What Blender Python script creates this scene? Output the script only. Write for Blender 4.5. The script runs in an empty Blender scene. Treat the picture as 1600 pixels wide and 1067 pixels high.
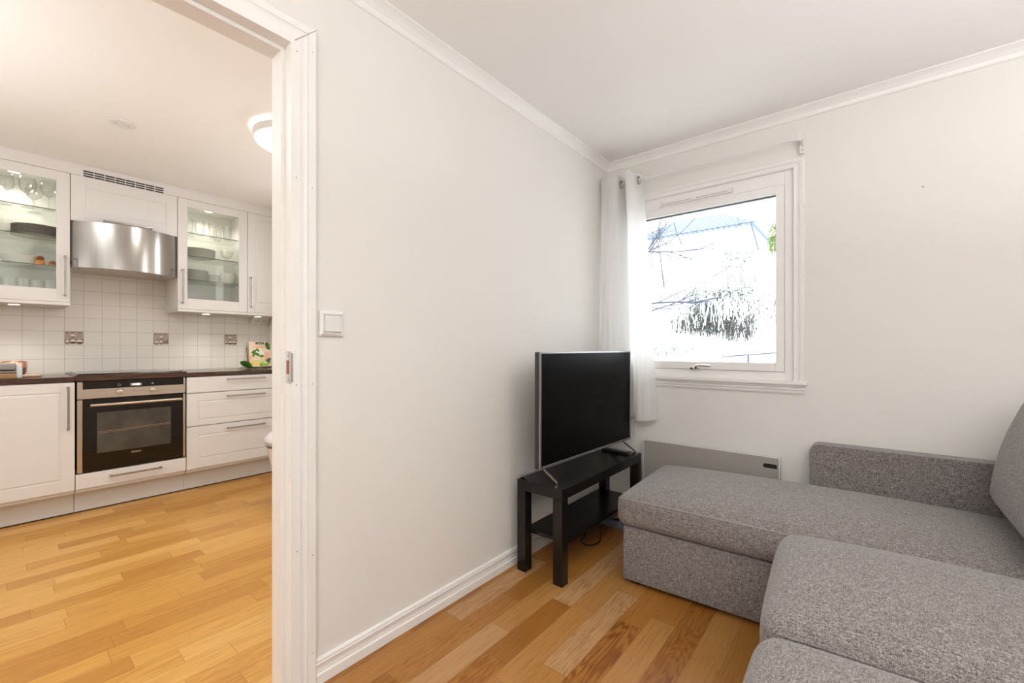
import bpy, bmesh, math, random
from mathutils import Vector, Matrix
R = math.radians
scene = bpy.context.scene
COL = scene.collection
rnd = random.Random(7)

# ------------------------------------------------------------------ materials
def new_mat(name):
    m = bpy.data.materials.new(name); m.use_nodes = True
    nt = m.node_tree
    b = nt.nodes['Principled BSDF']
    return m, nt, b

def N(nt, typ, **kw):
    n = nt.nodes.new(typ)
    for k, v in kw.items():
        setattr(n, k, v)
    return n

def math_n(nt, op, a, b=None, c=None):
    n = nt.nodes.new('ShaderNodeMath'); n.operation = op
    for i, v in enumerate((a, b, c)):
        if v is None: continue
        if isinstance(v, (int, float)): n.inputs[i].default_value = v
        else: nt.links.new(v, n.inputs[i])
    return n.outputs[0]

def ramp(nt, fac, stops):
    r = nt.nodes.new('ShaderNodeValToRGB')
    cr = r.color_ramp
    while len(cr.elements) > 1: cr.elements.remove(cr.elements[-1])
    cr.elements[0].position = stops[0][0]; cr.elements[0].color = (*stops[0][1], 1)
    for p, c in stops[1:]:
        e = cr.elements.new(p); e.color = (*c, 1)
    nt.links.new(fac, r.inputs[0])
    return r.outputs[0]

def simple(name, col, rough=.5, metal=0, spec=.5, vary=.03, scale=6, bump=0.0, bscale=200, coat=0):
    """plain surface with slight procedural tone variation"""
    m, nt, b = new_mat(name)
    tc = N(nt, 'ShaderNodeTexCoord')
    no = N(nt, 'ShaderNodeTexNoise'); no.inputs['Scale'].default_value = scale; no.inputs['Detail'].default_value = 3
    nt.links.new(tc.outputs['Object'], no.inputs['Vector'])
    lo = tuple(max(0, c * (1 - vary)) for c in col); hi = tuple(min(1, c * (1 + vary)) for c in col)
    nt.links.new(ramp(nt, no.outputs[0], [(.3, lo), (.7, hi)]), b.inputs['Base Color'])
    b.inputs['Roughness'].default_value = rough
    b.inputs['Metallic'].default_value = metal
    b.inputs['Specular IOR Level'].default_value = spec
    if coat: b.inputs['Coat Weight'].default_value = coat; b.inputs['Coat Roughness'].default_value = .08
    if bump:
        n2 = N(nt, 'ShaderNodeTexNoise'); n2.inputs['Scale'].default_value = bscale; n2.inputs['Detail'].default_value = 2
        nt.links.new(tc.outputs['Object'], n2.inputs['Vector'])
        bp = N(nt, 'ShaderNodeBump'); bp.inputs['Strength'].default_value = bump; bp.inputs['Distance'].default_value = .002
        nt.links.new(n2.outputs[0], bp.inputs['Height']); nt.links.new(bp.outputs[0], b.inputs['Normal'])
    return m

def glass_mat(name, tint=(.97, .99, .98), refl=.5):
    m = bpy.data.materials.new(name); m.use_nodes = True
    nt = m.node_tree; nt.nodes.clear()
    out = N(nt, 'ShaderNodeOutputMaterial'); mix = N(nt, 'ShaderNodeMixShader')
    tr = N(nt, 'ShaderNodeBsdfTransparent'); gl = N(nt, 'ShaderNodeBsdfGlossy')
    tr.inputs[0].default_value = (*tint, 1); gl.inputs['Roughness'].default_value = .02
    fr = N(nt, 'ShaderNodeLayerWeight'); fr.inputs[0].default_value = .5
    f3 = math_n(nt, 'POWER', fr.outputs['Facing'], 3.5)
    nt.links.new(math_n(nt, 'MULTIPLY', math_n(nt, 'ADD', f3, .045), refl), mix.inputs[0])
    nt.links.new(tr.outputs[0], mix.inputs[1]); nt.links.new(gl.outputs[0], mix.inputs[2])
    nt.links.new(mix.outputs[0], out.inputs[0])
    return m

def floor_mat(name, stops, grain=.4):
    m, nt, b = new_mat(name)
    tc = N(nt, 'ShaderNodeTexCoord')
    sp = N(nt, 'ShaderNodeSeparateXYZ'); nt.links.new(tc.outputs['Object'], sp.inputs[0])
    X, Y = sp.outputs[0], sp.outputs[1]
    W = .0985
    xr = math_n(nt, 'DIVIDE', math_n(nt, 'ADD', X, 20 * W + 0.985 - 10 * W), W)
    row = math_n(nt, 'FLOOR', xr)
    fx = math_n(nt, 'FRACT', xr)
    wn = N(nt, 'ShaderNodeTexWhiteNoise', noise_dimensions='1D'); nt.links.new(row, wn.inputs['W'])
    L = .52
    yr = math_n(nt, 'ADD', math_n(nt, 'DIVIDE', math_n(nt, 'ADD', Y, 20), L), math_n(nt, 'MULTIPLY', wn.outputs[0], 7.3))
    # irregular stave lengths
    k = math_n(nt, 'FLOOR', yr); fy = math_n(nt, 'FRACT', yr)
    cb = N(nt, 'ShaderNodeCombineXYZ'); nt.links.new(row, cb.inputs[0]); nt.links.new(k, cb.inputs[1])
    w2 = N(nt, 'ShaderNodeTexWhiteNoise', noise_dimensions='2D'); nt.links.new(cb.outputs[0], w2.inputs['Vector'])
    cut = math_n(nt, 'ADD', math_n(nt, 'MULTIPLY', w2.outputs[0], .5), .25)
    sub = math_n(nt, 'GREATER_THAN', fy, cut)
    cb2 = N(nt, 'ShaderNodeCombineXYZ'); nt.links.new(row, cb2.inputs[0])
    nt.links.new(math_n(nt, 'ADD', math_n(nt, 'MULTIPLY', k, 2), sub), cb2.inputs[1])
    # merge some neighbouring staves so lengths differ: stave id = k + (fy>cut)
    cb3 = N(nt, 'ShaderNodeCombineXYZ'); nt.links.new(row, cb3.inputs[0]); nt.links.new(math_n(nt, 'ADD', k, sub), cb3.inputs[1])
    w3 = N(nt, 'ShaderNodeTexWhiteNoise', noise_dimensions='2D'); nt.links.new(cb3.outputs[0], w3.inputs['Vector'])
    stave = w3.outputs[0]
    w3b = math_n(nt, 'FRACT', math_n(nt, 'MULTIPLY', stave, 7.77))
    # seams
    ex = math_n(nt, 'MINIMUM', fx, math_n(nt, 'SUBTRACT', 1, fx))
    seamx = math_n(nt, 'LESS_THAN', ex, .008)
    ey = math_n(nt, 'ABSOLUTE', math_n(nt, 'SUBTRACT', fy, cut))
    seamy = math_n(nt, 'LESS_THAN', ey, .0018)
    seam = math_n(nt, 'MAXIMUM', seamx, seamy)
    # grain : warped noise stretched along Y, shifted for every stave
    off = N(nt, 'ShaderNodeCombineXYZ')
    nt.links.new(math_n(nt, 'MULTIPLY', stave, 37), off.inputs[0]); nt.links.new(math_n(nt, 'MULTIPLY', stave, 91), off.inputs[1]); nt.links.new(math_n(nt, 'MULTIPLY', stave, 53), off.inputs[2])
    add = N(nt, 'ShaderNodeVectorMath', operation='ADD'); nt.links.new(tc.outputs['Object'], add.inputs[0]); nt.links.new(off.outputs[0], add.inputs[1])
    mp = N(nt, 'ShaderNodeMapping'); mp.inputs['Scale'].default_value = (11, 1.5, 1)
    nt.links.new(add.outputs[0], mp.inputs[0])
    n1 = N(nt, 'ShaderNodeTexNoise'); n1.inputs['Scale'].default_value = 1; n1.inputs['Detail'].default_value = 3; n1.inputs['Distortion'].default_value = .35
    nt.links.new(mp.outputs[0], n1.inputs['Vector'])
    rings = math_n(nt, 'SINE', math_n(nt, 'MULTIPLY', n1.outputs[0], 110))
    rings = math_n(nt, 'ADD', math_n(nt, 'MULTIPLY', rings, .5), .5)
    mp2 = N(nt, 'ShaderNodeMapping'); mp2.inputs['Scale'].default_value = (170, 7, 1)
    nt.links.new(add.outputs[0], mp2.inputs[0])
    n2 = N(nt, 'ShaderNodeTexNoise'); n2.inputs['Scale'].default_value = 1; n2.inputs['Detail'].default_value = 4
    nt.links.new(mp2.outputs[0], n2.inputs['Vector'])
    base = ramp(nt, stave, stops)
    tone = math_n(nt, 'ADD', math_n(nt, 'MULTIPLY', math_n(nt, 'MULTIPLY', rings, math_n(nt, 'POWER', w3b, 3)), grain), math_n(nt, 'MULTIPLY', n2.outputs[0], .75))
    dk = N(nt, 'ShaderNodeMix', data_type='RGBA', blend_type='MULTIPLY'); dk.inputs[0].default_value = 1
    nt.links.new(base, dk.inputs[6])
    g = ramp(nt, tone, [(.15, (1.15, 1.15, 1.15)), (.42, (.95, .92, .86)), (.62, (.72, .58, .45)), (.85, (.50, .36, .25))])
    nt.links.new(g, dk.inputs[7])
    mx = N(nt, 'ShaderNodeMix', data_type='RGBA'); nt.links.new(math_n(nt, 'MULTIPLY', seam, .55), mx.inputs[0])
    nt.links.new(dk.outputs[2], mx.inputs[6]); mx.inputs[7].default_value = (.16, .07, .02, 1)
    nt.links.new(mx.outputs[2], b.inputs['Base Color'])
    b.inputs['Roughness'].default_value = .36; b.inputs['Specular IOR Level'].default_value = .4
    bp = N(nt, 'ShaderNodeBump'); bp.inputs['Strength'].default_value = .12; bp.inputs['Distance'].default_value = .001
    nt.links.new(math_n(nt, 'SUBTRACT', n2.outputs[0], seam), bp.inputs['Height']); nt.links.new(bp.outputs[0], b.inputs['Normal'])
    return m

def tile_mat():
    m, nt, b = new_mat('white wall tiles')
    tc = N(nt, 'ShaderNodeTexCoord'); sp = N(nt, 'ShaderNodeSeparateXYZ'); nt.links.new(tc.outputs['Object'], sp.inputs[0])
    P = .1033
    fy = math_n(nt, 'FRACT', math_n(nt, 'DIVIDE', math_n(nt, 'ADD', sp.outputs[1], 30 * P - .354), P))
    fz = math_n(nt, 'FRACT', math_n(nt, 'DIVIDE', math_n(nt, 'ADD', sp.outputs[2], 30 * P - 1.1365), P))
    ey = math_n(nt, 'MINIMUM', fy, math_n(nt, 'SUBTRACT', 1, fy)); ez = math_n(nt, 'MINIMUM', fz, math_n(nt, 'SUBTRACT', 1, fz))
    e = math_n(nt, 'MINIMUM', ey, ez)
    c = ramp(nt, e, [(.008, (.50, .46, .42)), (.018, (.80, .765, .715))])
    nt.links.new(c, b.inputs['Base Color'])
    nt.links.new(ramp(nt, e, [(.01, (.8, .8, .8)), (.02, (.16, .16, .16))]), b.inputs['Roughness'])
    bp = N(nt, 'ShaderNodeBump'); bp.inputs['Strength'].default_value = .4; bp.inputs['Distance'].default_value = .001
    nt.links.new(math_n(nt, 'MINIMUM', math_n(nt, 'MULTIPLY', e, 25), 1), bp.inputs['Height']); nt.links.new(bp.outputs[0], b.inputs['Normal'])
    return m

def steel_mat(name, col=(.62, .60, .57), rough=.27, stretch=(400, 400, 3)):
    m, nt, b = new_mat(name)
    tc = N(nt, 'ShaderNodeTexCoord'); mp = N(nt, 'ShaderNodeMapping'); mp.inputs['Scale'].default_value = stretch
    nt.links.new(tc.outputs['Object'], mp.inputs[0])
    no = N(nt, 'ShaderNodeTexNoise'); no.inputs['Scale'].default_value = 1; no.inputs['Detail'].default_value = 2
    nt.links.new(mp.outputs[0], no.inputs['Vector'])
    nt.links.new(ramp(nt, no.outputs[0], [(.3, tuple(c * .92 for c in col)), (.7, tuple(min(1, c * 1.06) for c in col))]), b.inputs['Base Color'])
    b.inputs['Metallic'].default_value = 1; b.inputs['Roughness'].default_value = rough
    return m

def fabric_mat():
    m, nt, b = new_mat('heathered grey weave')
    tc = N(nt, 'ShaderNodeTexCoord')
    outs = []
    for sc in ((60, 480, 480), (480, 60, 480), (480, 480, 60)):
        mp = N(nt, 'ShaderNodeMapping'); mp.inputs['Scale'].default_value = sc
        nt.links.new(tc.outputs['Object'], mp.inputs[0])
        n = N(nt, 'ShaderNodeTexNoise'); n.inputs['Scale'].default_value = 1; n.inputs['Detail'].default_value = 2
        nt.links.new(mp.outputs[0], n.inputs['Vector']); outs.append(n.outputs[0])
    n = N(nt, 'ShaderNodeTexNoise'); n.inputs['Scale'].default_value = 230; n.inputs['Detail'].default_value = 3
    nt.links.new(tc.outputs['Object'], n.inputs['Vector'])
    s = math_n(nt, 'ADD', math_n(nt, 'ADD', outs[0], outs[1]), math_n(nt, 'ADD', outs[2], n.outputs[0]))
    s = math_n(nt, 'MULTIPLY', s, .25)
    c = ramp(nt, s, [(.39, (.07, .056, .052)), (.46, (.165, .143, .134)), (.53, (.27, .243, .234)), (.60, (.43, .40, .39))])
    nt.links.new(c, b.inputs['Base Color'])
    b.inputs['Roughness'].default_value = .95; b.inputs['Specular IOR Level'].default_value = .15
    b.inputs['Sheen Weight'].default_value = .25; b.inputs['Sheen Roughness'].default_value = .5
    bp = N(nt, 'ShaderNodeBump'); bp.inputs['Strength'].default_value = .5; bp.inputs['Distance'].default_value = .002
    nt.links.new(s, bp.inputs['Height']); nt.links.new(bp.outputs[0], b.inputs['Normal'])
    return m

def wood_dark():
    m, nt, b = new_mat('dark wood worktop')
    tc = N(nt, 'ShaderNodeTexCoord'); mp = N(nt, 'ShaderNodeMapping'); mp.inputs['Scale'].default_value = (60, 6, 60)
    nt.links.new(tc.outputs['Object'], mp.inputs[0])
    no = N(nt, 'ShaderNodeTexNoise'); no.inputs['Scale'].default_value = 1; no.inputs['Detail'].default_value = 5
    nt.links.new(mp.outputs[0], no.inputs['Vector'])
    nt.links.new(ramp(nt, no.outputs[0], [(.3, (.03, .014, .009)), (.7, (.10, .048, .03))]), b.inputs['Base Color'])
    b.inputs['Roughness'].default_value = .16
    return m

def emis(name, col, st):
    m = bpy.data.materials.new(name); m.use_nodes = True
    nt = m.node_tree; b = nt.nodes['Principled BSDF']
    b.inputs['Base Color'].default_value = (.9, .9, .9, 1)
    b.inputs['Emission Color'].default_value = (*col, 1); b.inputs['Emission Strength'].default_value = st
    return m

def curtain_mat():
    m = bpy.data.materials.new('sheer white cotton'); m.use_nodes = True
    nt = m.node_tree; nt.nodes.clear()
    out = N(nt, 'ShaderNodeOutputMaterial'); mix = N(nt, 'ShaderNodeMixShader'); mix.inputs[0].default_value = .5
    d = N(nt, 'ShaderNodeBsdfDiffuse'); t = N(nt, 'ShaderNodeBsdfTranslucent')
    tc = N(nt, 'ShaderNodeTexCoord'); mp = N(nt, 'ShaderNodeMapping'); mp.inputs['Scale'].default_value = (150, 150, 500)
    nt.links.new(tc.outputs['Object'], mp.inputs[0])
    no = N(nt, 'ShaderNodeTexNoise'); no.inputs['Scale'].default_value = 1
    nt.links.new(mp.outputs[0], no.inputs['Vector'])
    c = ramp(nt, no.outputs[0], [(.3, (.88, .87, .86)), (.7, (.96, .95, .94))])
    nt.links.new(c, d.inputs[0]); nt.links.new(c, t.inputs[0])
    nt.links.new(d.outputs[0], mix.inputs[1]); nt.links.new(t.outputs[0], mix.inputs[2]); nt.links.new(mix.outputs[0], out.inputs[0])
    return m

M = dict(
    wall=simple('off white wall paint', (.80, .778, .742), .7, vary=.012, scale=1.5, bump=.08, bscale=260, spec=.25),
    ceil=simple('white ceiling paint', (.93, .917, .895), .8, vary=.01, scale=2, bump=.1, bscale=350, spec=.2),
    trim=simple('white gloss trim paint', (.86, .845, .82), .35, vary=.01),
    cab=simple('white cabinet lacquer', (.80, .78, .765), .34, vary=.008, scale=3),
    cabin=simple('white cabinet inside', (.88, .86, .82), .5, vary=.01),
    plinth=simple('white plinth board', (.70, .69, .68), .4, vary=.02),
    tiles=tile_mat(),
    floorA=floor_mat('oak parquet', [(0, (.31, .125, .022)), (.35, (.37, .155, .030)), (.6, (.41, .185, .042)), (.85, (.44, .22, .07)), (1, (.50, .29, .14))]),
    floorB=floor_mat('oak parquet lighter', [(0, (.50, .23, .045)), (.3, (.57, .285, .060)), (.6, (.62, .325, .075)), (1, (.70, .40, .12))], .10),  # same parquet; the kitchen's brighter light is put into these colours
    steel=steel_mat('brushed steel', (.46, .445, .425), .2),
    steelh=steel_mat('brushed steel bar', (.42, .40, .375), .3, (40, 40, 40)),
    steelo=steel_mat('warm brushed steel', (.60, .54, .47), .32, (300, 3, 300)),
    chrome=simple('chrome', (.8, .8, .8), .12, metal=1, vary=.01),
    fabric=fabric_mat(),
    piping=simple('grey seam cord', (.36, .33, .30), .9, vary=.2, scale=300),
    blackwood=simple('black brown bench foil', (.009, .0065, .006), .24, vary=.25, scale=40, spec=.42),
    tvscreen=simple('black television panel', (.0016, .0014, .0012), .30, vary=.02, spec=.06),
    tvframe=simple('dark grey metal bezel', (.34, .33, .35), .22, metal=.9, vary=.03),
    tvbody=simple('dark plastic', (.035, .028, .03), .4, vary=.05),
    black=simple('black plastic', (.008, .008, .009), .35, vary=.1),
    blackglass=simple('black oven glass', (.008, .005, .0045), .06, vary=.05, spec=.4),
    dark=simple('dark gap', (.012, .01, .009), .7),
    worktop=wood_dark(),
    plastic=simple('white plastic', (.80, .79, .77), .3, vary=.01),
    heater=simple('grey beige heater lacquer', (.40, .375, .345), .38, vary=.02, metal=.15),
    heaterEdge=simple('pale heater edge', (.72, .70, .68), .4, vary=.02),  # pale colour paints in the highlight on the heater's edges
    curtain=curtain_mat(),
    glass=glass_mat('clear glass', refl=.35),
    winglass=glass_mat('window glass', (.99, 1, 1), .15),
    shelfglass=glass_mat('shelf glass', (.965, .975, .96), .5),
    glassedge=simple('dark glass edge', (.10, .12, .09), .2),
    tumbler=glass_mat('drinking glass', (.985, .985, .98), 1.1),
    china=simple('white porcelain', (.78, .76, .72), .22, vary=.015),
    chinadark=simple('brown rim porcelain', (.13, .075, .055), .3, vary=.05),
    orange=simple('orange glaze', (.80, .27, .03), .3, vary=.05),
    rust=simple('rust brown glaze', (.32, .10, .04), .35, vary=.1),
    brown=simple('chocolate brown print', (.12, .062, .045), .4, vary=.05),
    brown2=simple('mid brown print', (.30, .19, .145), .4, vary=.05),
    cream=simple('cream print', (.76, .70, .62), .35, vary=.03),
    lampglow=emis('opal lamp diffuser', (1, .97, .9), 7),
    spotglow=emis('small spot lens', (1, .93, .8), 12),
    display=emis('clock digits', (1, .96, .9), 1.6),
    knobtick=simple('dark print', (.05, .045, .04), .5),
    copper=simple('copper', (.85, .48, .34), .25, metal=.9, vary=.04),
    palewood=simple('pale beech wood', (.66, .44, .28), .5, vary=.08, scale=30),
    greybox=simple('grey shell', (.30, .29, .275), .4, vary=.03),
    tanbox=simple('tan shell', (.38, .22, .10), .4, vary=.04),
    clearplastic=simple('frosty clear plastic', (.66, .70, .72), .2, vary=.04),
    lemon=simple('lemon flesh', (.86, .66, .20), .5, vary=.06, scale=60),
    lime=simple('lime peel', (.28, .45, .06), .4, vary=.1, scale=60),
    apple=simple('pale green peel', (.60, .66, .22), .4, vary=.06),
    leaf=simple('spinach leaf', (.06, .17, .018), .4, vary=.25, scale=40),
    leaf2=simple('light leaf', (.20, .38, .08), .45, vary=.2, scale=40),
    book=simple('book cover', (.72, .60, .46), .3, vary=.1, scale=25),
    paper=simple('paper', (.8, .78, .72), .7, vary=.02),
    peach=simple('peach print', (.75, .42, .27), .4, vary=.1, scale=40),
    binwhite=simple('white enamel', (.82, .80, .80), .25, vary=.01),
    powerstrip=simple('grey plastic', (.22, .215, .26), .45, vary=.03),
    snow=simple('snow', (.93, .94, .96), .9, vary=.02, scale=1),
    bark=simple('bark', (.10, .085, .075), .9, vary=.3, scale=20),
    barkblue=simple('shaded bark', (.09, .10, .14), .9, vary=.3, scale=20),  # bluer bark tone, also used on gutter and rail
    bramble=simple('bramble', (.085, .08, .075), .9, vary=.5, scale=5),
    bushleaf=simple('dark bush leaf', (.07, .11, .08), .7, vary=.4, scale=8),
    greenleaf=simple('sunlit leaf', (.13, .20, .035), .6, vary=.35, scale=6),  # even yellow-green leaf colour
    roof=simple('blue grey roof tile', (.16, .22, .31), .7, vary=.25, scale=10),
    render=simple('white house wall', (.92, .92, .92), .8),
    pvc=simple('white window lacquer', (.88, .865, .85), .3, vary=.01),
    seal=simple('grey window seal', (.16, .18, .20), .6),
    glow=simple('hood underside', (.62, .58, .53), .45, vary=.02),  # plain light grey, not emissive
)

# ------------------------------------------------------------------ mesh helpers
WORLD = {}
def box(bm, x0, x1, y0, y1, z0, z1, bev=0, seg=2, mtx=None):
    t = bmesh.new()
    bmesh.ops.create_cube(t, size=1)
    for v in t.verts:
        v.co = Vector(((x0 + x1) / 2 + v.co.x * (x1 - x0), (y0 + y1) / 2 + v.co.y * (y1 - y0), (z0 + z1) / 2 + v.co.z * (z1 - z0)))
    if bev:
        bmesh.ops.bevel(t, geom=list(t.edges), offset=bev, segments=seg, affect='EDGES', profile=.5)
    merge(bm, t, mtx)

def merge(bm, t, mtx=None):
    if mtx is not None: bmesh.ops.transform(t, matrix=mtx, verts=t.verts)
    me = bpy.data.meshes.new('tmp'); t.to_mesh(me); t.free()
    bm.from_mesh(me); bpy.data.meshes.remove(me)

def prism(bm, poly, axis, a0, a1):
    """poly list of 2D points, extruded along axis 'x','y','z' from a0 to a1"""
    def mk(p, a):
        if axis == 'x': return (a, p[0], p[1])
        if axis == 'y': return (p[0], a, p[1])
        return (p[0], p[1], a)
    A = [bm.verts.new(mk(p, a0)) for p in poly]; B = [bm.verts.new(mk(p, a1)) for p in poly]
    n = len(poly)
    f = [bm.faces.new(A), bm.faces.new(B[::-1])]
    for i in range(n):
        f.append(bm.faces.new((A[i], B[i], B[(i + 1) % n], A[(i + 1) % n])))
    return f

def sweep(bm, path, profile, up, closed=False):
    """path: 3D points in one plane with normal `up`; profile: (side, height) points.
    side is measured to the left of travel (up x dir)."""
    up = Vector(up).normalized(); P = [Vector(p) for p in path]; n = len(P)
    rings = []
    for i in range(n):
        if closed:
            d0 = (P[i] - P[i - 1]).normalized(); d1 = (P[(i + 1) % n] - P[i]).normalized()
        else:
            d0 = (P[i] - P[i - 1]).normalized() if i else (P[1] - P[0]).normalized()
            d1 = (P[i + 1] - P[i]).normalized() if i < n - 1 else d0
        s0 = up.cross(d0); s1 = up.cross(d1)
        b = (s0 + s1).normalized(); k = 1 / max(.2, b.dot(s0))
        rings.append([bm.verts.new(P[i] + b * (k * s) + up * h) for s, h in profile])
    m = len(profile)
    for i in range(n if closed else n - 1):
        a, c = rings[i], rings[(i + 1) % n]
        for j in range(m):
            bm.faces.new((a[j], a[(j + 1) % m], c[(j + 1) % m], c[j]))
    if not closed:
        bm.faces.new(rings[0][::-1]); bm.faces.new(rings[-1])

def tube(bm, pts, r, seg=8, r1=None):
    P = [Vector(p) for p in pts]; n = len(P); rings = []
    prev = None
    for i in range(n):
        d = (P[min(i + 1, n - 1)] - P[max(i - 1, 0)]).normalized()
        if prev is None:
            a = Vector((0, 0, 1)) if abs(d.z) < .9 else Vector((1, 0, 0))
            prev = d.cross(a).normalized()
        u = (prev - d * prev.dot(d)).normalized(); prev = u
        w = d.cross(u)
        rr = r if r1 is None else r + (r1 - r) * i / (n - 1)
        rings.append([bm.verts.new(P[i] + u * (rr * math.cos(2 * math.pi * k / seg)) + w * (rr * math.sin(2 * math.pi * k / seg))) for k in range(seg)])
    for i in range(n - 1):
        for k in range(seg):
            bm.faces.new((rings[i][k], rings[i][(k + 1) % seg], rings[i + 1][(k + 1) % seg], rings[i + 1][k]))
    bm.faces.new(rings[0][::-1]); bm.faces.new(rings[-1])

def lathe(bm, prof, c=(0, 0, 0), seg=32, sx=1, sy=1, axis='z', close=False):
    """prof: (r, z) points; r=0 ends become poles"""
    rings = []
    for r, z in prof:
        if r < 1e-6:
            rings.append([bm.verts.new((0, 0, z))])
        else:
            rings.append([bm.verts.new((r * sx * math.cos(2 * math.pi * k / seg), r * sy * math.sin(2 * math.pi * k / seg), z)) for k in range(seg)])
    fs = []
    pairs = list(zip(rings, rings[1:]))
    if close: pairs.append((rings[-1], rings[0]))
    for a, b in pairs:
        for k in range(seg):
            k2 = (k + 1) % seg
            if len(a) == 1 and len(b) == 1: continue
            if len(a) == 1: fs.append(bm.faces.new((a[0], b[k2], b[k])))
            elif len(b) == 1: fs.append(bm.faces.new((a[k], a[k2], b[0])))
            else: fs.append(bm.faces.new((a[k], a[k2], b[k2], b[k])))
    if not close:
        if len(rings[0]) > 1: bm.faces.new(rings[0][::-1])
        if len(rings[-1]) > 1: bm.faces.new(rings[-1])
    vs = [v for rr in rings for v in rr]
    T = Matrix.Translation(Vector(c))
    if axis == 'x': T = T @ Matrix.Rotation(R(90), 4, 'Y')
    if axis == 'y': T = T @ Matrix.Rotation(R(-90), 4, 'X')
    bmesh.ops.transform(bm, matrix=T, verts=vs)

def puffy(bm, x0, x1, y0, y1, z0, z1, r=.03, crown=.03, side=.008, cuts=26, mtx=None, under=0):
    """upholstered block: rounded box with a domed top"""
    t = bmesh.new(); bmesh.ops.create_cube(t, size=2)
    bmesh.ops.subdivide_edges(t, edges=list(t.edges), cuts=cuts, use_grid_fill=True)
    hx, hy, hz = (x1 - x0) / 2, (y1 - y0) / 2, (z1 - z0) / 2
    for v in t.verts:
        q = []
        for c, h in zip(v.co, (hx, hy, hz)):
            # denser sampling near the edges
            s = math.copysign(1 - (1 - abs(c)) ** 1.6, c) if abs(c) < 1 else c
            q.append(s * h)
        q = Vector(q)
        inn = Vector([max(-(h - r), min(h - r, c)) for c, h in zip(q, (hx, hy, hz))])
        d = q - inn
        if d.length > 1e-9: q = inn + d.normalized() * min(r, max(abs(d.x), abs(d.y), abs(d.z)) if False else r)
        u, w, k = q.x / hx, q.y / hy, q.z / hz
        dome = max(0, (1 - abs(u) ** 3.2)) * max(0, (1 - abs(w) ** 3.2))
        if q.z > 0: q.z += crown * dome * (q.z / hz)
        elif under: q.z -= under * dome * (-q.z / hz)
        bx = max(0, 1 - abs(w) ** 4) * max(0, 1 - k * k)
        by = max(0, 1 - abs(u) ** 4) * max(0, 1 - k * k)
        q.x += side * u * abs(u) * bx; q.y += side * w * abs(w) * by
        v.co = q + Vector(((x0 + x1) / 2, (y0 + y1) / 2, (z0 + z1) / 2))
    merge(bm, t, mtx)

def wpos(p):
    return WORLD.get(p.name, Vector((0, 0, 0))) if p else Vector((0, 0, 0))

def obj(name, bm, mat, parent=None, smooth=False, keep=False, loc=None):
    """bm is in world coordinates; the object is parented under `parent` (an Empty or a part)"""
    bmesh.ops.recalc_face_normals(bm, faces=bm.faces)
    me = bpy.data.meshes.new(name)
    base = wpos(parent) if parent else (Vector(loc) if loc is not None else Vector((0, 0, 0)))
    if not keep:
        bmesh.ops.translate(bm, verts=bm.verts, vec=-base)
    bm.to_mesh(me); bm.free()
    if smooth:
        for p in me.polygons: p.use_smooth = True
        try: me.set_sharp_from_angle(angle=R(40))
        except Exception: pass
    for mm in (mat if isinstance(mat, (list, tuple)) else [mat]): me.materials.append(mm)
    o = bpy.data.objects.new(name, me); COL.objects.link(o)
    if parent:
        o.parent = parent; WORLD[o.name] = wpos(parent)
    else:
        o.location = base; WORLD[o.name] = base
    return o

def thing(name, label, cat, loc, group=None):
    o = bpy.data.objects.new(name, None); COL.objects.link(o); o.empty_display_size = .05
    o.location = loc; o['label'] = label; o['category'] = cat
    if group: o['group'] = group
    WORLD[o.name] = Vector(loc)
    return o

def tag(o, label, cat, group=None, kind=None):
    o['label'] = label; o['category'] = cat
    if group: o['group'] = group
    if kind: o['kind'] = kind
    return o

def struct(name, bm, mat, parent=None, smooth=False):
    o = obj(name, bm, mat, parent, smooth)
    if parent is None: o['kind'] = 'structure'
    return o

def dup(root, loc, label=None, group=None, rotz=None):
    r = root.copy(); COL.objects.link(r); r.location = loc
    if label: r['label'] = label
    if group: r['group'] = group
    if rotz is not None: r.rotation_euler = (0, 0, rotz)
    for ch in list(root.children):
        c = ch.copy(); COL.objects.link(c); c.parent = r
        for g in ch.children:
            d = g.copy(); COL.objects.link(d); d.parent = c
    return r

def BM(): return bmesh.new()

# ------------------------------------------------------------------ key planes
H = 2.40
XA = -1.415          # living side of the wall that holds the doorway
XK = -1.51           # kitchen side of it
YB = 2.776           # window wall
XT = -4.60           # tiled kitchen wall
XF = -4.03           # base cabinet fronts
XU = -4.25           # wall cabinet fronts
YR = 1.76            # right kitchen wall
DY0, DY1, DZ = -.32, .605, 2.083     # door opening
XR, YN = 1.45, -1.75                 # right and rear living walls
YKN = -2.3

# ------------------------------------------------------------------ setting
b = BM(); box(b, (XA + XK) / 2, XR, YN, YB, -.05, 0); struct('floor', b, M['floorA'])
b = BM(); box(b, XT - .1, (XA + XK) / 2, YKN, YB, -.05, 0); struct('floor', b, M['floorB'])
b = BM(); box(b, XT - .1, XR + .1, YKN - .1, YB + .25, H, H + .08); struct('ceiling', b, M['ceil'])
# door wall
b = BM()
box(b, XK, XA, DY1 + .03, YB, 0, H)
box(b, XK, XA, YN, DY0 - .03, 0, H)
box(b, XK, XA, DY0 - .03, DY1 + .03, DZ + .03, H)
struct('wall_left', b, M['wall'])
b = BM(); box(b, XK, XA, YKN, YN, 0, H); struct('wall_left_extension', b, M['wall'])
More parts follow.
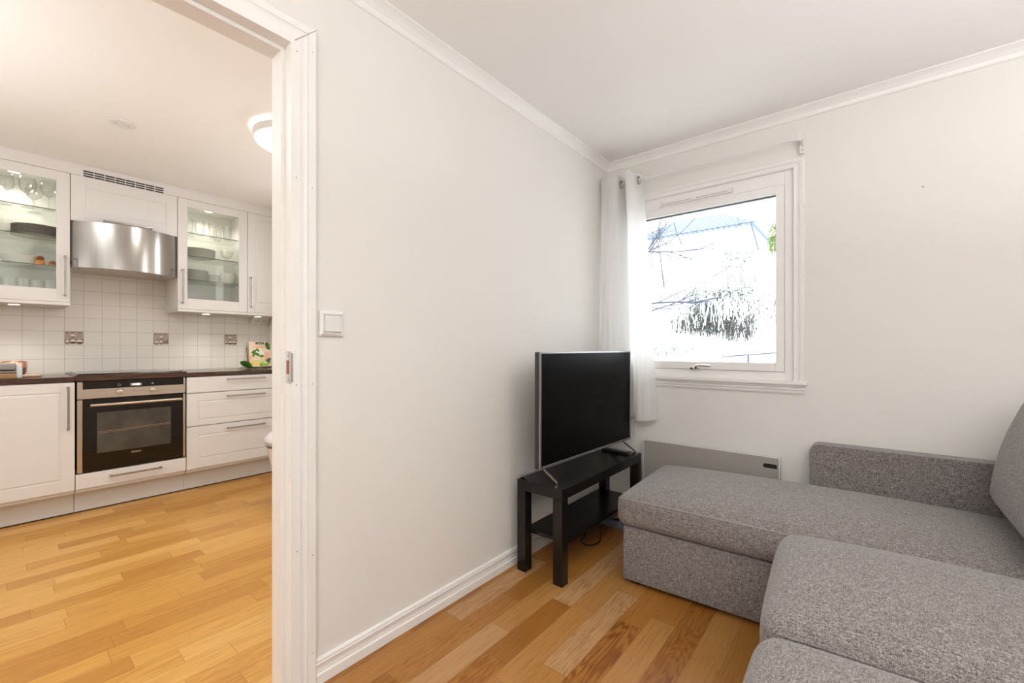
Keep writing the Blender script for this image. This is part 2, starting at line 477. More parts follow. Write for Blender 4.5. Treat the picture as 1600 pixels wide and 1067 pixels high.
# window wall with opening
WX0, WX1, WZ0, WZ1 = -1.345, -.303, .937, 2.094
b = BM()
box(b, XA - .1, WX0, YB, YB + .22, 0, H); box(b, WX1, XR + .1, YB, YB + .22, 0, H)
box(b, WX0, WX1, YB, YB + .22, 0, WZ0 - .02); box(b, WX0, WX1, YB, YB + .22, WZ1, H)
struct('wall_back', b, M['wall'])
b = BM(); box(b, XR, XR + .1, YN, YB, 0, H); struct('wall_right', b, M['wall'])
b = BM(); box(b, XA, XR + .1, YN - .1, YN, 0, H); struct('wall_front', b, M['wall'])
b = BM(); box(b, XT - .1, XT - .008, YKN, YR + .1, 0, H); struct('wall_kitchen_back', b, M['wall'])
b = BM(); box(b, XT - .008, XT, YKN, YR, .90, 1.75); struct('wall_backsplash', b, M['tiles'])
b = BM(); box(b, XT - .1, XK, YR, YR + .1, 0, H); struct('wall_kitchen_right', b, M['wall'])
b = BM(); box(b, XT - .1, XK, YKN - .1, YKN, 0, H); struct('wall_kitchen_left', b, M['wall'])

# crown moulding (living room)
crown = [(0, 0), (.046, 0), (.046, -.006), (.036, -.012), (.026, -.020), (.014, -.034), (.010, -.046), (.006, -.052), (0, -.054)]
def moulding(name, p0, p1, prof, side, mat='trim'):
    """profile (out from wall, up) swept along the wall; side = inward normal"""
    b = BM(); p0, p1, s = Vector(p0), Vector(p1), Vector(side)
    A = [b.verts.new(p0 + s * a + Vector((0, 0, z))) for a, z in prof]
    B = [b.verts.new(p1 + s * a + Vector((0, 0, z))) for a, z in prof]
    n = len(prof)
    for i in range(n): b.faces.new((A[i], A[(i + 1) % n], B[(i + 1) % n], B[i]))
    b.faces.new(A[::-1]); b.faces.new(B)
    return struct(name, b, M[mat])
moulding('trim_1', (XA, YN, H), (XA, YB - .001, H), crown, (1, 0, 0))
moulding('trim_2', (XA, YB, H), (XR, YB, H), crown, (0, -1, 0))
base = [(0, 0), (.014, 0), (.014, .030), (.011, .033), (.011, .060), (.008, .066), (.010, .072), (.007, .080), (0, .084)]
base = [(0, 0), (.014, 0), (.014, .033), (.0125, .0345), (.0085, .0350), (.0085, .040), (.0075, .050), (.0095, .062), (.0125, .0665), (.0125, .069), (.0085, .0695), (.0085, .074), (.0105, .077), (.008, .082), (.003, .0835), (0, .084)]
moulding('baseboard_left', (XA, DY1 + .083, 0), (XA, YB, 0), base, (1, 0, 0))
moulding('baseboard_back', (XA, YB, 0), (XR, YB, 0), base, (0, -1, 0))

# --- door frame: jamb with rebate, stop and casing
b = BM()
jw = XA - XK
jprof = [(.03, .014), (0, .014), (0, -.031), (-.012, -.031), (-.012, -jw - .004), (.03, -jw - .004)]
sweep(b, [(XA, DY1, 0), (XA, DY1, DZ), (XA, DY0, DZ), (XA, DY0, 0)], [(-q, h) for q, h in jprof], (1, 0, 0))
door = struct('door_1', b, M['trim'])
b = BM()
cas = [(0, 0), (0, .010), (.004, .0135), (.009, .0125), (.011, .010), (.022, .0095), (.034, .011), (.041, .0145), (.043, .011), (.046, .015), (.068, .015), (.0725, .012), (.0725, 0)]
o_ = .010
# travel so that `side` points away from the opening; plane normal +X
path = [(XA, DY1 + o_, 0), (XA, DY1 + o_, DZ + o_), (XA, DY0 - o_, DZ + o_), (XA, DY0 - o_, 0)]
sweep(b, path, [(-s, h) for s, h in cas], (1, 0, 0))
obj('casing', b, M['trim'], door)
b = BM()
path = [(XK, DY1 + .004, 0), (XK, DY1 + .004, DZ), (XK, DY0 - .004, DZ), (XK, DY0 - .004, 0)]
sweep(b, path, [(-s, -h) for s, h in [(.004, 0), (.004, .004), (.06, .004), (.06, 0)]], (1, 0, 0))
obj('kitchen_casing', b, M['trim'], door)
b = BM()
for k in range(2):
    p0, p1 = ((DY1 + .0105, DZ + .0105), (DY1 + .082, DZ + .082)) if k == 0 else ((DY1 - .0115, DZ - .0115), (DY1 - .0005, DZ - .0005))
    x_ = XA + .0153 if k == 0 else XA - .0305
    vs = [b.verts.new((x_, p0[0], p0[1] + .0009)), b.verts.new((x_, p0[0] + .0009, p0[1])), b.verts.new((x_, p1[0], p1[1] - .0009)), b.verts.new((x_, p1[0] - .0009, p1[1]))]
    b.faces.new(vs)
    if k == 0: obj('mitre_joint', b, M['knobtick'], door); b = BM()
b.free()
b = BM()
for y, z in ((DY1 + .018, 2.062), (DY1 + .068, 2.085), (DY1 + .016, 1.66), (DY1 + .067, 1.64), (DY1 + .016, 1.0), (DY1 + .067, 1.0), (DY1 + .018, .47), (DY1 + .068, .44), (DY1 + .068, .12)):
    lathe(b, [(0, 0), (.0016, 0), (.0016, .0008), (0, .0012)], (XA + .0145, y, z), 8, axis='x')
obj('nail_heads', b, M['knobtick'], door)
# strike plate wrapping the jamb edge
b = BM()
box(b, XA - .022, XA + .0155, DY1 - .0015, DY1 + .001, 1.005, 1.107, .0006)
box(b, XA + .013, XA + .0155, DY1 - .001, DY1 + .006, 1.01, 1.102, .0006)
sp = obj('strike_plate', b, M['chrome'], door)
b = BM(); box(b, XA - .015, XA + .002, DY1 - .0022, DY1 - .001, 1.035, 1.078); obj('latch_slot', b, M['rust'], sp)
b = BM()
for z in (1.018, 1.094): lathe(b, [(0, 0), (.004, 0), (.003, .001), (0, .001)], (XA - .006, DY1 - .0028, z), 12, axis='y')
obj('screws', b, M['chrome'], sp)

# --- window
win = None
b = BM()
# frame (karm)
def rect_path_y(x0, x1, z0, z1, y): return [(x0, y, z0), (x1, y, z0), (x1, y, z1), (x0, y, z1)]
def frame(b, x0, x1, z0, z1, w, ya, yb):
    """rectangular frame, outer x0..x1,z0..z1, bar width w, from ya (room side) to yb"""
    box(b, x0, x0 + w, ya, yb, z0, z1, .002); box(b, x1 - w, x1, ya, yb, z0, z1, .002)
    box(b, x0 + w, x1 - w, ya, yb, z0, z0 + w, .002); box(b, x0 + w, x1 - w, ya, yb, z1 - w, z1, .002)
FX0, FX1 = -1.337, -.3075
box(b, FX0, FX0 + .041, YB, YB + .10, .937, 2.09, .002); box(b, FX1 - .041, FX1, YB, YB + .10, .937, 2.09, .002)
box(b, FX0 + .041, FX1 - .041, YB, YB + .10, .937, .984, .002); box(b, FX0 + .041, FX1 - .041, YB, YB + .10, 2.017, 2.09, .002)
win = struct('window_1', b, M['pvc'])
b = BM()
SX0, SX1, SZ0, SZ1 = FX0 + .042, FX1 - .042, .986, 2.015
def sash(b, w, ya, yb):
    box(b, SX0, SX0 + w, ya, yb, SZ0, SZ1, .002); box(b, SX1 - w, SX1, ya, yb, SZ0, SZ1, .002)
    box(b, SX0 + w, SX1 - w, ya, yb, SZ0, SZ0 + w + .004, .002); box(b, SX0 + w, SX1 - w, ya, yb, SZ1 - w - .004, SZ1, .002)
sash(b, .041, YB - .006, YB + .06)
sa = obj('sash', b, M['pvc'], win)
b = BM()
for (x0, x1, z0, z1) in ((SX0 + .04, SX0 + .044, SZ0 + .044, SZ1 - .044), (SX1 - .044, SX1 - .040, SZ0 + .044, SZ1 - .044), (SX0 + .04, SX1 - .04, SZ0 + .043, SZ0 + .047), (SX0 + .04, SX1 - .04, SZ1 - .054, SZ1 - .044)):
    box(b, x0, x1, YB + .018, YB + .03, z0, z1)
obj('seal', b, M['seal'], sa)  # grey seal; the thicker top bar also paints in its shadow
b = BM(); box(b, SX0 + .03, SX1 - .03, YB + .022, YB + .026, SZ0 + .03, SZ1 - .03); obj('pane', b, M['winglass'], sa)
b = BM()
cw = [(0, 0), (0, .012), (.004, .016), (.009, .014), (.012, .011), (.024, .011), (.029, .016), (.033, .013), (.036, .016), (.048, .016), (.051, .013), (.051, 0)]
path = [(FX1, YB, .937), (FX1, YB, 2.088), (FX0, YB, 2.088), (FX0, YB, .937)]
sweep(b, path, [(-s, h) for s, h in cw], (0, -1, 0))
obj('window_casing', b, M['trim'], win)
b = BM(); box(b, FX0 - .06, -.243, YB - .032, YB + .02, .917, .937, .003); obj('sill', b, M['trim'], win)
b = BM()
ap = [(YB, .917), (YB - .020, .917), (YB - .019, .906), (YB - .013, .900), (YB - .013, .890), (YB - .009, .884), (YB - .009, .877), (YB - .006, .868), (YB, .868)]
prism(b, ap, 'x', FX0 - .05, -.256)
obj('apron', b, M['trim'], win)
# vent on the frame head
b = BM(); box(b, -1.036, -.608, YB - .012, YB, 2.030, 2.052, .003)
ve = obj('ventilator', b, M['pvc'], win)
for x_ in (-1.036, -.624):
    b = BM(); box(b, x_, x_ + .016, YB - .018, YB, 2.027, 2.056, .003); obj('end_cap', b, M['plastic'], ve)
b = BM(); box(b, -1.015, -.83, YB - .0135, YB - .011, 2.039, 2.042); box(b, -.815, -.63, YB - .0135, YB - .011, 2.039, 2.042); obj('slot', b, M['heater'], ve)
# handle
b = BM()
box(b, -.845, -.805, YB - .022, YB - .006, .984, 1.000, .004)
lathe(b, [(0, 0), (.010, 0), (.010, .018), (0, .018)], (-.800, YB - .028, .995), 16, axis='y')
box(b, -.815, -.785, YB - .03, YB - .012, .988, 1.012, .005)
tube(b, [(-.80, YB - .032, 1.008), (-.77, YB - .040, 1.011), (-.72, YB - .042, 1.008)], .0065, 10)
obj('window_handle', b, M['chrome'], win, smooth=True)
b = BM()
for x, z in ((-.262, 1.87), (-.262, 1.50), (-.262, 1.02), (-.300, 1.0)):
    lathe(b, [(0, 0), (.0016, 0), (.0016, .0008), (0, .0012)], (x, YB - .0165, z), 8, axis='y')
obj('nail_heads', b, M['knobtick'], win)

# ------------------------------------------------------------------ living room things
# light switch
t = thing('light_switch', 'square white rocker light switch on the wall beside the door casing', 'light switch', (XA, .743, 1.20))
b = BM()
fp = lambda d0, s0: [(s0, d0)]
A = (.7005, .7855, 1.159, 1.2415)
cy, cz = .743, 1.2003
def ring(b, h0, h1, d0, d1):
    v0 = [b.verts.new((XA + d0, cy + sy * h0, cz + sz * h0)) for sy, sz in ((-1, -1), (1, -1), (1, 1), (-1, 1))]
    v1 = [b.verts.new((XA + d1, cy + sy * h1, cz + sz * h1)) for sy, sz in ((-1, -1), (1, -1), (1, 1), (-1, 1))]
    for i in range(4): b.faces.new((v0[i], v0[(i + 1) % 4], v1[(i + 1) % 4], v1[i]))
ring(b, .0425, .0425, 0, .007); ring(b, .0425, .034, .007, .0125); ring(b, .034, .030, .0125, .0125); ring(b, .030, .030, .0125, .006)
bmesh.ops.remove_doubles(b, verts=b.verts, dist=1e-5)
obj('frame', b, M['plastic'], t)
b = BM(); box(b, XA + .004, XA + .0155, cy - .0285, cy + .0285, cz - .0285, cz + .0285, .002); obj('rocker', b, M['plastic'], t)

# TV bench
BX0, BX1, BY0, BY1 = -1.362, -1.094, 1.694, 2.604
t = thing('tv_bench', 'low black-brown bench with a lower shelf under the television', 'tv bench', ((BX0 + BX1) / 2, (BY0 + BY1) / 2, 0))
b = BM(); box(b, BX0, BX1, BY0, BY1, .405, .457, .0015); obj('top', b, M['blackwood'], t)
for x in (BX0, BX1 - .052):
    for y in (BY0, BY1 - .052):
        b = BM(); box(b, x, x + .052, y, y + .052, 0, .4045, .0012); obj('leg', b, M['blackwood'], t)
b = BM(); box(b, BX0 + .008, BX1 - .008, BY0 + .0525, BY1 - .0525, .180, .197, .001)
obj('shelf', b, M['blackwood'], t)

# television (local frame: origin left end of front, x' along width, y' thickness backwards)
def local(p, q):
    """matrix mapping local x to direction p->q (horizontal), y to its left normal, origin at p"""
    p, q = Vector(p), Vector(q); d = (q - p); d.z = 0; d.normalize()
    n = Vector((-d.y, d.x, 0))
    m = Matrix.Identity(4)
    m.col[0] = (*d, 0); m.col[1] = (*n, 0); m.col[2] = (0, 0, 1, 0); m.col[3] = (*p, 1)
    return m
TL, TR = Vector((-1.208, 1.675, 0)), Vector((-1.178, 2.628, 0))
TM = local(TL, TR); TW = (TR - TL).length
t = thing('television', 'large flat black television standing on the low bench in the corner', 'television', ((TL + TR) / 2 + Vector((-.03, 0, .457))))
Z0, Z1 = .530, 1.097
b = BM(); box(b, 0, TW, .004, .032, Z0, Z1, .004, mtx=TM); obj('back_shell', b, M['tvbody'], t)
b = BM(); box(b, .05, TW - .05, .032, .058, Z0 + .02, Z0 + .30, .012, mtx=TM); obj('electronics_housing', b, M['tvbody'], t)
b = BM()
for x0, x1, z0, z1 in ((0, .009, Z0, Z1), (TW - .009, TW, Z0, Z1), (.009, TW - .009, Z1 - .009, Z1), (.009, TW - .009, Z0, Z0 + .014)):
    box(b, x0, x1, -.004, .006, z0, z1, .0015, mtx=TM)
fr_ = obj('bezel', b, M['tvframe'], t)
b = BM(); box(b, TW * .5 - .012, TW * .5 + .012, -.0052, -.004, Z0 + .004, Z0 + .010, mtx=TM); obj('logo', b, M['chrome'], fr_)
b = BM(); box(b, .0092, TW - .0092, -.001, .0035, Z0 + .0142, Z1 - .0092, mtx=TM); obj('screen', b, M['tvscreen'], t)
for xx, k in ((.035, -1), (.855, 1)):
    b = BM()
    top = TM @ Vector((xx, .012, Z0 + .006))
    f_ = TM @ Vector((xx + (.04 if k < 0 else .065), -.050, .4615)); r_ = TM @ Vector((xx + (.02 if k < 0 else .065), .16, .4615))
    for e in (f_, r_):
        d = (e - top)
        side = Vector((0, 0, 1)).cross(d).normalized() * .009
        up = Vector((0, 0, .005))
        A = [b.verts.new(top + side * s + up * q) for s, q in ((-1, -1), (1, -1), (1, 1), (-1, 1))]
        e2 = e + Vector((0, 0, .001))
        B = [b.verts.new(e2 + side * s + up * q) for s, q in ((-1, -1), (1, -1), (1, 1), (-1, 1))]
        for i in range(4): b.faces.new((A[i], A[(i + 1) % 4], B[(i + 1) % 4], B[i]))
        b.faces.new(A[::-1]); b.faces.new(B)
    obj('foot', b, M['tvframe' if k < 0 else 'tvbody'], t)  # left foot's lighter metal paints in its bright highlight

# remote control
t = thing('remote_control', 'slim black remote control lying at the far end of the bench', 'remote control', (-1.20, 2.545, .457))
rm = Matrix.Translation((-1.225, 2.515, .457)) @ Matrix.Rotation(R(0), 4, 'Z')
b = BM(); box(b, -.088, .088, -.021, .021, 0.0003, .017, .005, mtx=rm); obj('body', b, M['black'], t)
b = BM()
for i in range(9):
    for j in range(3):
        lathe(b, [(0, 0), (.0042, 0), (.0036, .002), (0, .0022)], tuple(rm @ Vector((-.07 + i * .0165, -.011 + j * .011, .0165))), 8)
obj('buttons', b, M['powerstrip'], t)

# power strip and cable on the floor
t = thing('power_strip', 'grey power strip on the floor half hidden behind the chaise', 'power strip', (-1.19, 2.46, 0))
pm = local((-1.335, 2.46, 0), (-1.0, 2.47, 0))
b = BM()
prism(b, [(0, .012), (.035, 0), (.30, 0), (.30, .05), (.035, .05), (0, .038)], 'z', 0.0005, .045)
bmesh.ops.transform(b, matrix=pm, verts=b.verts)
obj('housing', b, M['powerstrip'], t)
b = BM()
for x in (.08, .13, .18, .23): lathe(b, [(0, 0), (.019, 0), (.019, .001), (.015, .001), (.014, .0005), (0, .0005)], tuple(pm @ Vector((x, .025, .0452))), 20)
obj('socket', b, M['dark'], t)
b = BM(); box(b, .055, .10, .004, .046, .0462, .058, .006, mtx=pm); obj('plug', b, M['powerstrip'], t)
b = BM()
pts = []
import_pts = [(-1.30, 2.33, .176), (-1.30, 2.30, .10), (-1.285, 2.24, .012), (-1.27, 2.17, .006), (-1.235, 2.14, .006), (-1.195, 2.16, .006), (-1.185, 2.22, .006), (-1.21, 2.29, .006), (-1.25, 2.36, .006), (-1.27, 2.42, .006), (-1.28, 2.466, .012)]
def smooth_pts(P, n=6):
    out = []
    P = [Vector(p) for p in P]
    for i in range(len(P) - 1):
        p0 = P[max(i - 1, 0)]; p1 = P[i]; p2 = P[i + 1]; p3 = P[min(i + 2, len(P) - 1)]
        for k in range(n):
            s = k / n
            out.append(.5 * ((2 * p1) + (-p0 + p2) * s + (2 * p0 - 5 * p1 + 4 * p2 - p3) * s * s + (-p0 + 3 * p1 - 3 * p2 + p3) * s ** 3))
    out.append(P[-1]); return out
tube(b, smooth_pts(import_pts), .0035, 8)
tag(obj('power_cable', b, M['black'], loc=(-1.24, 2.25, 0), smooth=True), 'thin black cable looping on the floor under the bench', 'cable')

# panel heater
t = thing('panel_heater', 'long grey beige panel heater on the wall under the window', 'heater', (-.75, YB, .15))
b = BM(); box(b, -1.118, -.368, 2.705, 2.712, .14, .518, .002); obj('front_panel', b, M['heater'], t)
b = BM(); box(b, -1.114, -.372, 2.7125, 2.762, .145, .505, .002); obj('casing', b, M['heater'], t)
for x0, x1 in ((-1.124, -1.1185), (-.3675, -.362)):
    b = BM(); box(b, x0, x1, 2.700, 2.765, .138, .522, .001); obj('end_cap', b, M['heaterEdge'], t)
b = BM(); box(b, -1.118, -.368, 2.702, 2.715, .5185, .5225); obj('top_edge', b, M['heaterEdge'], t)
b = BM(); box(b, -.43, -.375, 2.7025, 2.7045, .462, .485, .0009)
lathe(b, [(0, 0), (.0115, 0), (.0115, .0015), (0, .0015)], (-.43, 2.703, .4735), 20, axis='y')
obj('control_slot', b, M['black'], t)
for x in (-1.0, -.5):
    b = BM(); box(b, x - .02, x + .02, 2.7625, YB, .25, .45); obj('wall_bracket', b, M['plastic'], t)

b = BM(); lathe(b, [(0, 0), (.0028, 0), (.0022, .004), (0, .005)], (.202, YB - .0045, 1.870), 10, axis='y')
tag(obj('wall_nail', b, M['knobtick'], loc=(.202, YB, 1.870)), 'tiny dark nail in the bare wall right of the window', 'nail')
# curtain rod
t = thing('curtain_rod', 'thin white curtain rod above the window with a corner bracket', 'curtain rod', (-.8, 2.69, 2.21))
b = BM(); tube(b, [(-1.405, 2.69, 2.213), (-.262, 2.69, 2.210)], .0055, 12); obj('rod', b, M['plastic'], t, smooth=True)
b = BM(); box(b, -.279, -.259, YB - .020, YB - .0002, 2.155, 2.232, .002); box(b, -.273, -.262, 2.684, YB - .015, 2.202, 2.218, .001); box(b, -.278, -.256, 2.682, 2.699, 2.198, 2.244, .002)
br = obj('bracket', b, M['plastic'], t)
b = BM()
for z in (2.172, 2.195): lathe(b, [(0, 0), (.0038, 0), (.003, .0015), (0, .0018)], (-.266, YB - .0215, z), 12, axis='y')
obj('screws', b, M['steelh'], br)
b = BM(); box(b, -1.413, -1.404, 2.682, 2.70, 2.195, 2.23, .002); obj('wall_socket', b, M['plastic'], t)

# curtain : grid cloth
t = thing('curtain', 'white sheer curtain gathered at the left of the window', 'curtain', (-1.25, 2.69, 2.2))
b = BM()
nx, nz = 150, 60
# top plan: two folds hanging from rings; bottom opens to the right
topc = [(-1.402, 2.665), (-1.396, 2.652), (-1.384, 2.640), (-1.368, 2.642), (-1.350, 2.634), (-1.325, 2.628), (-1.290, 2.645), (-1.275, 2.70), (-1.262, 2.745), (-1.245, 2.74), (-1.230, 2.69), (-1.222, 2.64), (-1.200, 2.622), (-1.172, 2.632), (-1.158, 2.67), (-1.150, 2.72), (-1.146, 2.752)]
botc = [(-1.404, 2.640), (-1.400, 2.622), (-1.385, 2.615), (-1.362, 2.625), (-1.335, 2.650), (-1.295, 2.645), (-1.26, 2.66), (-1.235, 2.70), (-1.215, 2.735), (-1.19, 2.725), (-1.172, 2.69), (-1.155, 2.655), (-1.125, 2.645), (-1.090, 2.655), (-1.062, 2.675), (-1.045, 2.70), (-1.035, 2.725)]
T = smooth_pts([(x, y, 0) for x, y in topc], 9); B_ = smooth_pts([(x, y, 0) for x, y in botc], 9)
rows = []
for j in range(nz + 1):
    s = j / nz; e = s ** .85
    row = []
    for i, (p, q) in enumerate(zip(T, B_)):
        z1 = 2.258 + .010 * math.sin(i * .24); z0 = .655 + .006 * math.sin(i * .1) + .012 * (q.x + 1.03) * -3 * 0
        w = .004 * math.sin(i * .55 + s * 9) * s
        row.append(b.verts.new((p.x + (q.x - p.x) * e, p.y + (q.y - p.y) * e + w, z1 + (z0 - z1) * s)))
    rows.append(row)
for j in range(nz):
    for i in range(len(T) - 1): b.faces.new((rows[j][i], rows[j][i + 1], rows[j + 1][i + 1], rows[j + 1][i]))
obj('cloth', b, M['curtain'], t, smooth=True)
b = BM()
hem = [Vector((q.x, q.y - .001, .672)) for q in B_]
for i in range(len(hem) - 1):
    pass
ra = [b.verts.new((q.x, q.y - .0022, .690)) for q in B_]; rb = [b.verts.new((q.x, q.y - .0022, .656)) for q in B_]
for i in range(len(ra) - 1): b.faces.new((ra[i], ra[i + 1], rb[i + 1], rb[i]))
obj('hem', b, M['curtain'], t, smooth=True)
for x, yaw in ((-1.270, 4), (-1.146, 4), (-1.230, -4), (-1.352, 4)):
    b = BM(); lathe(b, [(.018, -.003), (.027, -.003), (.027, .003), (.018, .003)], (0, 0, 0), 28, axis='x', close=True)
    bmesh.ops.transform(b, matrix=Matrix.Translation((x, 2.69, 2.208)) @ Matrix.Rotation(R(yaw), 4, 'Z'), verts=b.verts)
    obj('grommet', b, M['steelh'], t, smooth=True)

# ------------------------------------------------------------------ sofa
t = thing('sectional_sofa', 'heathered grey corner sofa with a long chaise under the window', 'sofa', (.1, 1.9, 0))
def rotm(pivot, deg): return Matrix.Translation(Vector(pivot)) @ Matrix.Rotation(R(deg), 4, 'Z') @ Matrix.Translation(-Vector(pivot))
CP = (-.90, 1.91, 0)
cm = rotm(CP, 3.2)
b = BM(); box(b, -.895, -.20, 1.915, 2.60, .022, .272, .008, 3, mtx=cm); obj('chaise_base', b, M['fabric'], t, smooth=True)
b = BM(); puffy(b, -.925, .52, 1.900, 2.612, .274, .418, .042, .050, .010, 40, mtx=rotm(CP, 2.6))
ch = obj('chaise_cushion', b, M['fabric'], t, smooth=True)
def seam(bm, pts): tube(bm, smooth_pts(pts, 6), .0022, 6)
b = BM()
mm = rotm(CP, 2.6)
seam(b, [mm @ Vector((-.925 + .012, 1.900 + .004, .407)), mm @ Vector((-.6, 1.889, .412)), mm @ Vector((-.2, 1.888, .413)), mm @ Vector((.3, 1.890, .412))])
obj('piping', b, M['piping'], ch, smooth=True)
# main base and platform
b = BM(); box(b, -.17, .95, .50, 1.89, .022, .27, .008, 3); obj('seat_base', b, M['fabric'], t, smooth=True)
sc_m = rotm((-.2, 1.2, 0), 3.6)
b = BM(); puffy(b, -.205, .60, 1.222, 1.865, .272, .450, .055, .042, .012, 34, mtx=sc_m)
s1 = obj('seat_cushion', b, M['fabric'], t, smooth=True)
b = BM(); seam(b, [sc_m @ Vector(p) for p in ((-.17, 1.2125, .425), (0, 1.208, .430), (.3, 1.208, .430), (.55, 1.214, .425))])
obj('piping', b, M['fabric'], s1, smooth=True)
b = BM(); puffy(b, -.205, .60, .52, 1.190, .272, .450, .055, .042, .012, 34, mtx=rotm((-.2, 1.2, 0), 2.6))
obj('seat_cushion', b, M['fabric'], t, smooth=True)
# arm along the window wall
am = rotm((-.226, 2.64, 0), .6)
b = BM()
prof = []
x0, x1, z1, rr = -.226, .95, .631, .045
prof = [(x0, .02), (x0, z1 - rr)] + [(x0 + rr - rr * math.cos(R(a)), z1 - rr + rr * math.sin(R(a))) for a in range(15, 90, 15)] + [(x0 + rr, z1), (x1, z1 + .004), (x1, .02)]
tb = BM(); fcs = prism(tb, prof, 'y', 2.648, 2.742)
bmesh.ops.bevel(tb, geom=[e for e in tb.edges if len(e.link_faces) == 2 and abs(e.calc_face_angle(0) - R(90)) < .3 and abs(e.verts[0].co.y - e.verts[1].co.y) < 1e-5], offset=.022, segments=4, affect='EDGES')
merge(b, tb, am)
arm = obj('armrest', b, M['fabric'], t, smooth=True)
b = BM(); seam(b, [am @ Vector(p) for p in ((x0 + .020, 2.6480, z1 - .12), (x0 + .021, 2.6480, z1 - .05), (x0 + .032, 2.6480, z1 - .030), (x0 + .055, 2.6480, z1 - .023), (x0 + .2, 2.6480, z1 - .021), (.60, 2.6480, z1 - .019))])
obj('piping', b, M['fabric'], arm, smooth=True)
# backrest
b = BM(); box(b, .70, .95, .40, 2.62, .272, .72, .03, 3); obj('backrest', b, M['fabric'], t, smooth=True)
b = BM()
pm_ = Matrix.Translation((.475, 2.22, .455)) @ Matrix.Rotation(R(14), 4, 'Y')
puffy(b, -.105, .10, -.40, .40, 0, .50, .075, .02, .045, 30, mtx=pm_)
obj('back_cushion', b, M['fabric'], t, smooth=True)
b = BM(); box(b, -.17, .95, .37, .495, .022, .62, .03, 3); obj('armrest', b, M['fabric'], t, smooth=True)
for x, y in ((-.85, 1.97), (-.85, 2.55), (-.15, .6), (-.12, 2.5), (.85, .6), (.85, 2.5)):
    b = BM(); box(b, x - .02, x + .02, y - .02, y + .02, 0, .0225); obj('leg', b, M['black'], t)

# ------------------------------------------------------------------ kitchen
def bar_handle(parent, p, length, axis, out=.030, name='handle'):
    """two-post bar handle on a front facing +X. p = centre on the front surface"""
    x, y, z = p; b = BM(); h = length / 2
    if axis == 'z':
        box(b, x + out - .004, x + out + .004, y - .006, y + .006, z - h, z + h, .002)
        for s in (-1, 1): box(b, x, x + out, y - .006, y + .006, z + s * (h - .007) - .006, z + s * (h - .007) + .006, .001)
    else:
        box(b, x + out - .004, x + out + .004, y - h, y + h, z - .006, z + .006, .002)
        for s in (-1, 1): box(b, x, x + out, y + s * (h - .007) - .006, y + s * (h - .007) + .006, z - .006, z + .006, .001)
    return obj(name, b, M['steelh'], parent)

def panel_front(parent, name, x, y0, y1, z0, z1, py, pz, thick=.02, moulded=True):
    """framed door: slab from x-thick to x with raised inner moulding at inset rect py,pz"""
    b = BM()
    box(b, x - thick, x - .004, y0 + .001, y1 - .001, z0 + .001, z1 - .001)
    # outer frame ring on top, leaving a recessed centre
    a0, a1 = py; c0, c1 = pz
    if moulded:
        box(b, x - .005, x, y0 + .001, a0, z0 + .001, z1 - .001, .001); box(b, x - .005, x, a1, y1 - .001, z0 + .001, z1 - .001, .001)
        box(b, x - .005, x, a0, a1, z0 + .001, c0, .001); box(b, x - .005, x, a0, a1, c1, z1 - .001, .001)
        s = .014
        pr = [(a0 + s, c0 + s), (a1 - s, c0 + s), (a1 - s, c1 - s), (a0 + s, c1 - s)]
        v0 = [b.verts.new((x - .0045, p, q)) for p, q in ((a0 + .003, c0 + .003), (a1 - .003, c0 + .003), (a1 - .003, c1 - .003), (a0 + .003, c1 - .003))]
        v1 = [b.verts.new((x - .0008, p, q)) for p, q in pr]
        for i in range(4): b.faces.new((v0[i], v0[(i + 1) % 4], v1[(i + 1) % 4], v1[i]))
        b.faces.new(v1)
    else:
        box(b, x - .005, x, y0 + .001, y1 - .001, z0 + .001, z1 - .001, .001)
    return obj(name, b, M['cab'], parent)

PZ0, PZ1 = .176, .888
# left base cabinet
t = thing('base_cabinet', 'white base cabinet with one panelled door left of the oven', 'cabinet', (-4.3, .055, 0))
b = BM(); box(b, -4.59, XF - .021, -.243, .357, .152, .890); obj('carcass', b, M['cab'], t)
d = panel_front(t, 'door', XF, -.243, .359, PZ0, PZ1, (-.18, .294), (.25, .826))
bar_handle(d, (XF, .327, .722), .285, 'z')
# oven housing cabinet (under drawer)
t = thing('oven_cabinet', 'white cabinet below the oven with a shallow drawer front', 'cabinet', (-4.3, .66, 0))
b = BM(); box(b, -4.59, XF - .021, .363, .957, .152, .262); box(b, -4.59, -4.55, .363, .957, .262, .86); obj('carcass', b, M['cab'], t)
d = panel_front(t, 'drawer', XF, .361, .960, .176, .277, (.42, .90), (.20, .25), moulded=False)
bar_handle(d, (XF, .668, .237), .285, 'y')
b = BM(); box(b, XF - .0005, XF + .0004, .4195, .4205, .178, .275); box(b, XF - .0005, XF + .0004, .8995, .9005, .178, .275); obj('frame_joint', b, M['plinth'], d)
# drawer cabinet
t = thing('drawer_cabinet', 'white cabinet with three stacked drawers right of the oven', 'cabinet', (-4.3, 1.36, 0))
b = BM(); box(b, -4.59, XF - .021, .967, YR - .004, .152, .890); obj('carcass', b, M['cab'], t)
d = panel_front(t, 'drawer', XF, .963, YR - .004, .766, .888, (0, 0), (0, 0), moulded=False); bar_handle(d, (XF, 1.374, .862), .285, 'y')
b = BM(); box(b, XF - .0005, XF + .0004, 1.0335, 1.0345, .768, .886); obj('frame_joint', b, M['plinth'], d)
d = panel_front(t, 'drawer', XF, .963, YR - .004, .508, .761, (1.035, YR - .075), (.549, .699)); bar_handle(d, (XF, 1.374, .726), .285, 'y')
d = panel_front(t, 'drawer', XF, .963, YR - .004, .176, .503, (1.035, YR - .075), (.249, .434)); bar_handle(d, (XF, 1.374, .465), .285, 'y')
